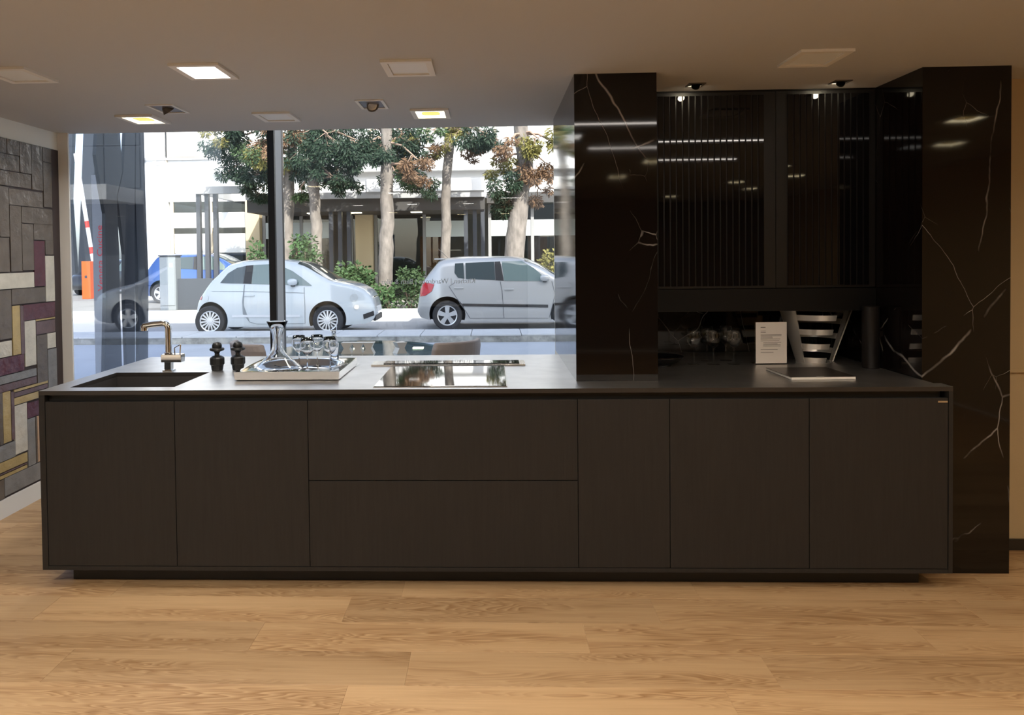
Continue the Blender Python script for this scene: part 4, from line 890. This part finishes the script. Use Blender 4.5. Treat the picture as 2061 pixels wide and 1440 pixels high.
# ---- trees and shrubs
def leaves(mb, c, rad, n, size, rnd, droop=.6, flat=1.0):
    n = int(n)
    for _ in range(n):
        while True:
            d = Vector((rnd.uniform(-1, 1), rnd.uniform(-1, 1), rnd.uniform(-1, 1)))
            if d.length < 1: break
        p = Vector(c)+Vector((d.x*rad[0], d.y*rad[1], d.z*rad[2]))
        ax = (Vector((d.x, d.y, d.z*.4-droop*rnd.random()))+Vector((rnd.gauss(0, .4), rnd.gauss(0, .4), rnd.gauss(0, .3)))).normalized()
        sd = ax.cross(Vector((rnd.gauss(0, 1), rnd.gauss(0, 1), rnd.gauss(0, 1)))).normalized(); s_ = size*rnd.uniform(.5, 1.4)
        a, b, c_ = p, p+ax*s_*.5, p+ax*s_
        mb.add([a, b+sd*s_*.17*flat, c_, b-sd*s_*.17*flat], [(0, 1, 2, 3)])
def tree(lb, Y, path, rads, clumps, seed):
    """path: trunk pixels bottom..top; clumps: (u, v, radius_px, leaf material, count)"""
    rnd = random.Random(seed); base = aY(*path[0], Y); t = thing('conifer', lb, 'tree', (base.x, Y, .17), 'street trees'); o0 = Vector((base.x, Y, .17))
    pts = [aY(u, v, Y)-o0 for u, v in path]; pts[0].z = 0
    fine = []; fr_ = []
    for i in range(len(pts)-1):
        for k in range(4):
            q = k/4; fine.append(pts[i].lerp(pts[i+1], q)+Vector((rnd.gauss(0, .012), rnd.gauss(0, .012), 0))); fr_.append((rads[i]*(1-q)+rads[i+1]*q)*rnd.uniform(.93, 1.07))
    fine.append(pts[-1]); fr_.append(rads[-1])
    MB().tube(fine, fr_, 14).build('trunk', 'bark', t, smooth=True)
    br = MB(); by_m = {}
    for (u, v, rp, mt, n) in clumps:
        dy = rnd.uniform(-.8, .5); c = aY(u, v, Y+dy)-o0; r = rp*Y/F
        j = min(range(len(fine)), key=lambda i: abs(fine[i].z-(c.z+.25))); a = fine[j]
        br.tube([a, a.lerp(c, .5)+Vector((0, 0, .12)), c], [.045, .03, .012], 6)
        for _ in range(max(4, n//45)):
            e = c+Vector((rnd.uniform(-r, r), rnd.uniform(-r, r)*.8, rnd.uniform(-r, r*.4))); br.tube([c.lerp(a, .2), e], [.012, .005], 4)
            leaves(by_m.setdefault(mt, MB()), e, (r*.5, r*.45, r*.42), 4.6*max(8, n//max(4, n//45)), .11, rnd, 1.1, .8)
    br.build('branches', 'twig', t)['kind'] = 'stuff'
    for mt, mb in by_m.items():
        o = mb.build('foliage', mt, t, fix=False); o['kind'] = 'stuff'
D, Mi, Dr, Ye = 'leaf_dark', 'leaf_mid', 'leaf_dry', 'leaf_yellow'
tree('conifer with wide dark and yellowish foliage left of and behind the mullion', 20.2, [(572, 600), (578, 450), (586, 330), (592, 235), (596, 150)], [.17, .16, .14, .12, .08],
     [(450, 285, 34, D, 420), (480, 320, 36, D, 420), (505, 290, 34, Mi, 380), (520, 345, 34, D, 420), (490, 365, 24, D, 260), (530, 300, 34, Ye, 240), (545, 265, 34, Dr, 240), (580, 290, 32, Dr, 300), (590, 330, 26, Dr, 220), (440, 262, 24, Ye, 150), (520, 380, 20, D, 200), (560, 355, 26, Ye, 160), (470, 262, 30, D, 300), (505, 255, 32, D, 300), (530, 275, 30, D, 300), (545, 330, 28, D, 300), (600, 262, 30, Dr, 200), (575, 255, 30, D, 200)], 1)
tree('conifer with a bare straight trunk just right of the mullion', 19.6, [(641, 600), (637, 480), (632, 380), (628, 300), (626, 150)], [.155, .15, .145, .13, .09],
     [(620, 290, 36, D, 420), (650, 320, 36, D, 420), (680, 300, 40, D, 460), (690, 345, 30, D, 320), (640, 350, 30, Mi, 280), (610, 330, 28, D, 260), (660, 270, 40, D, 380), (700, 370, 20, D, 160), (600, 385, 16, Mi, 120), (640, 280, 26, Mi, 200), (700, 262, 36, D, 380), (725, 285, 30, D, 320), (715, 320, 28, D, 260), (625, 262, 30, D, 260), (665, 350, 24, D, 200)], 2)
tree('conifer with a mossy grey trunk above the leafy shrubs', 19.2, [(772, 605), (776, 520), (780, 430), (778, 330), (776, 150)], [.20, .19, .165, .16, .12],
     [(770, 290, 34, D, 420), (800, 300, 34, D, 420), (745, 285, 28, D, 300), (820, 345, 30, D, 300), (795, 345, 28, Mi, 240), (840, 320, 26, Dr, 240), (850, 375, 24, D, 200), (815, 275, 30, Ye, 160), (865, 300, 18, Dr, 120), (760, 262, 34, D, 380), (795, 268, 34, D, 380), (830, 285, 28, D, 280), (755, 320, 22, D, 200), (805, 320, 26, D, 220), (845, 350, 20, Dr, 120)], 3)
tree('slender conifer with a pale trunk rising left of the silver car roof', 19.8, [(893, 590), (897, 480), (898, 380), (903, 300), (905, 150)], [.14, .135, .12, .13, .11],
     [(950, 275, 32, D, 240), (975, 290, 24, Dr, 200), (930, 262, 24, Ye, 140), (890, 300, 14, Ye, 80), (960, 300, 22, Dr, 140), (985, 270, 26, D, 180), (965, 258, 26, D, 220), (940, 290, 16, Dr, 90), (870, 262, 20, Mi, 110)], 4)
tree('leaning sunlit conifer with a thick flaking trunk behind the silver car', 19.0, [(1030, 590), (1038, 480), (1048, 390), (1056, 330), (1046, 250), (1040, 150)], [.30, .26, .23, .21, .18, .14],
     [(1010, 330, 24, Ye, 200), (1015, 365, 26, D, 300), (1020, 400, 22, D, 240), (1010, 420, 16, D, 140), (1085, 280, 30, Ye, 300), (1100, 330, 28, Dr, 200), (1075, 350, 26, Dr, 180), (1120, 290, 26, Ye, 160), (1025, 290, 22, Dr, 150), (1090, 385, 22, Dr, 140)], 5)
def shrub(lb, u, v0, v1, wpx, Y, mt, seed, n=900):
    rnd = random.Random(seed); b = aY(u, v1, Y); tz = aY(u, v0, Y).z; zb = .17; t = thing('shrub', lb, 'shrub', (b.x, Y, zb), 'shrubs on the far pavement'); r = wpx*Y/F; h = tz-zb
    st = MB(); mb = MB()
    for k in range(9):
        e = Vector((rnd.uniform(-r, r)*.8, rnd.uniform(-.35, .35), h*rnd.uniform(.35, .85))); st.tube([(e.x*.2, e.y*.2, 0), e], [.015, .006], 5)
        leaves(mb, e, (r*.40, .35, h*.24), n//9, .11, rnd, .2, 1.7)
    leaves(mb, (0, 0, h*.35), (r, .4, h*.36), n//3, .11, rnd, .2, 1.7)
    st.build('stems', 'twig', t)['kind'] = 'stuff'; o = mb.build('foliage', mt, t, fix=False); o['kind'] = 'stuff'
shrub('leafy shrub above the rear of the white car roof', 522, 488, 600, 24, 19.4, 'leaf_bush', 11, 600)
shrub('leafy shrub showing above the white car windscreen', 620, 478, 600, 32, 19.0, 'leaf_bush', 12, 900)
shrub('broad leafy shrub in front of the white car bonnet', 712, 520, 620, 48, 18.85, 'leaf_bush', 13, 1700)
shrub('leafy shrub just behind the red tail lamp', 826, 535, 628, 24, 18.8, 'leaf_mid', 14, 800)
shrub('yellowish shrub at the right end of the silver car roof', 1098, 500, 600, 26, 19.2, 'leaf_yellow', 15, 500)
shrub('low weedy shrub between the two parked cars', 786, 575, 628, 26, 18.75, 'leaf_bush', 16, 600)
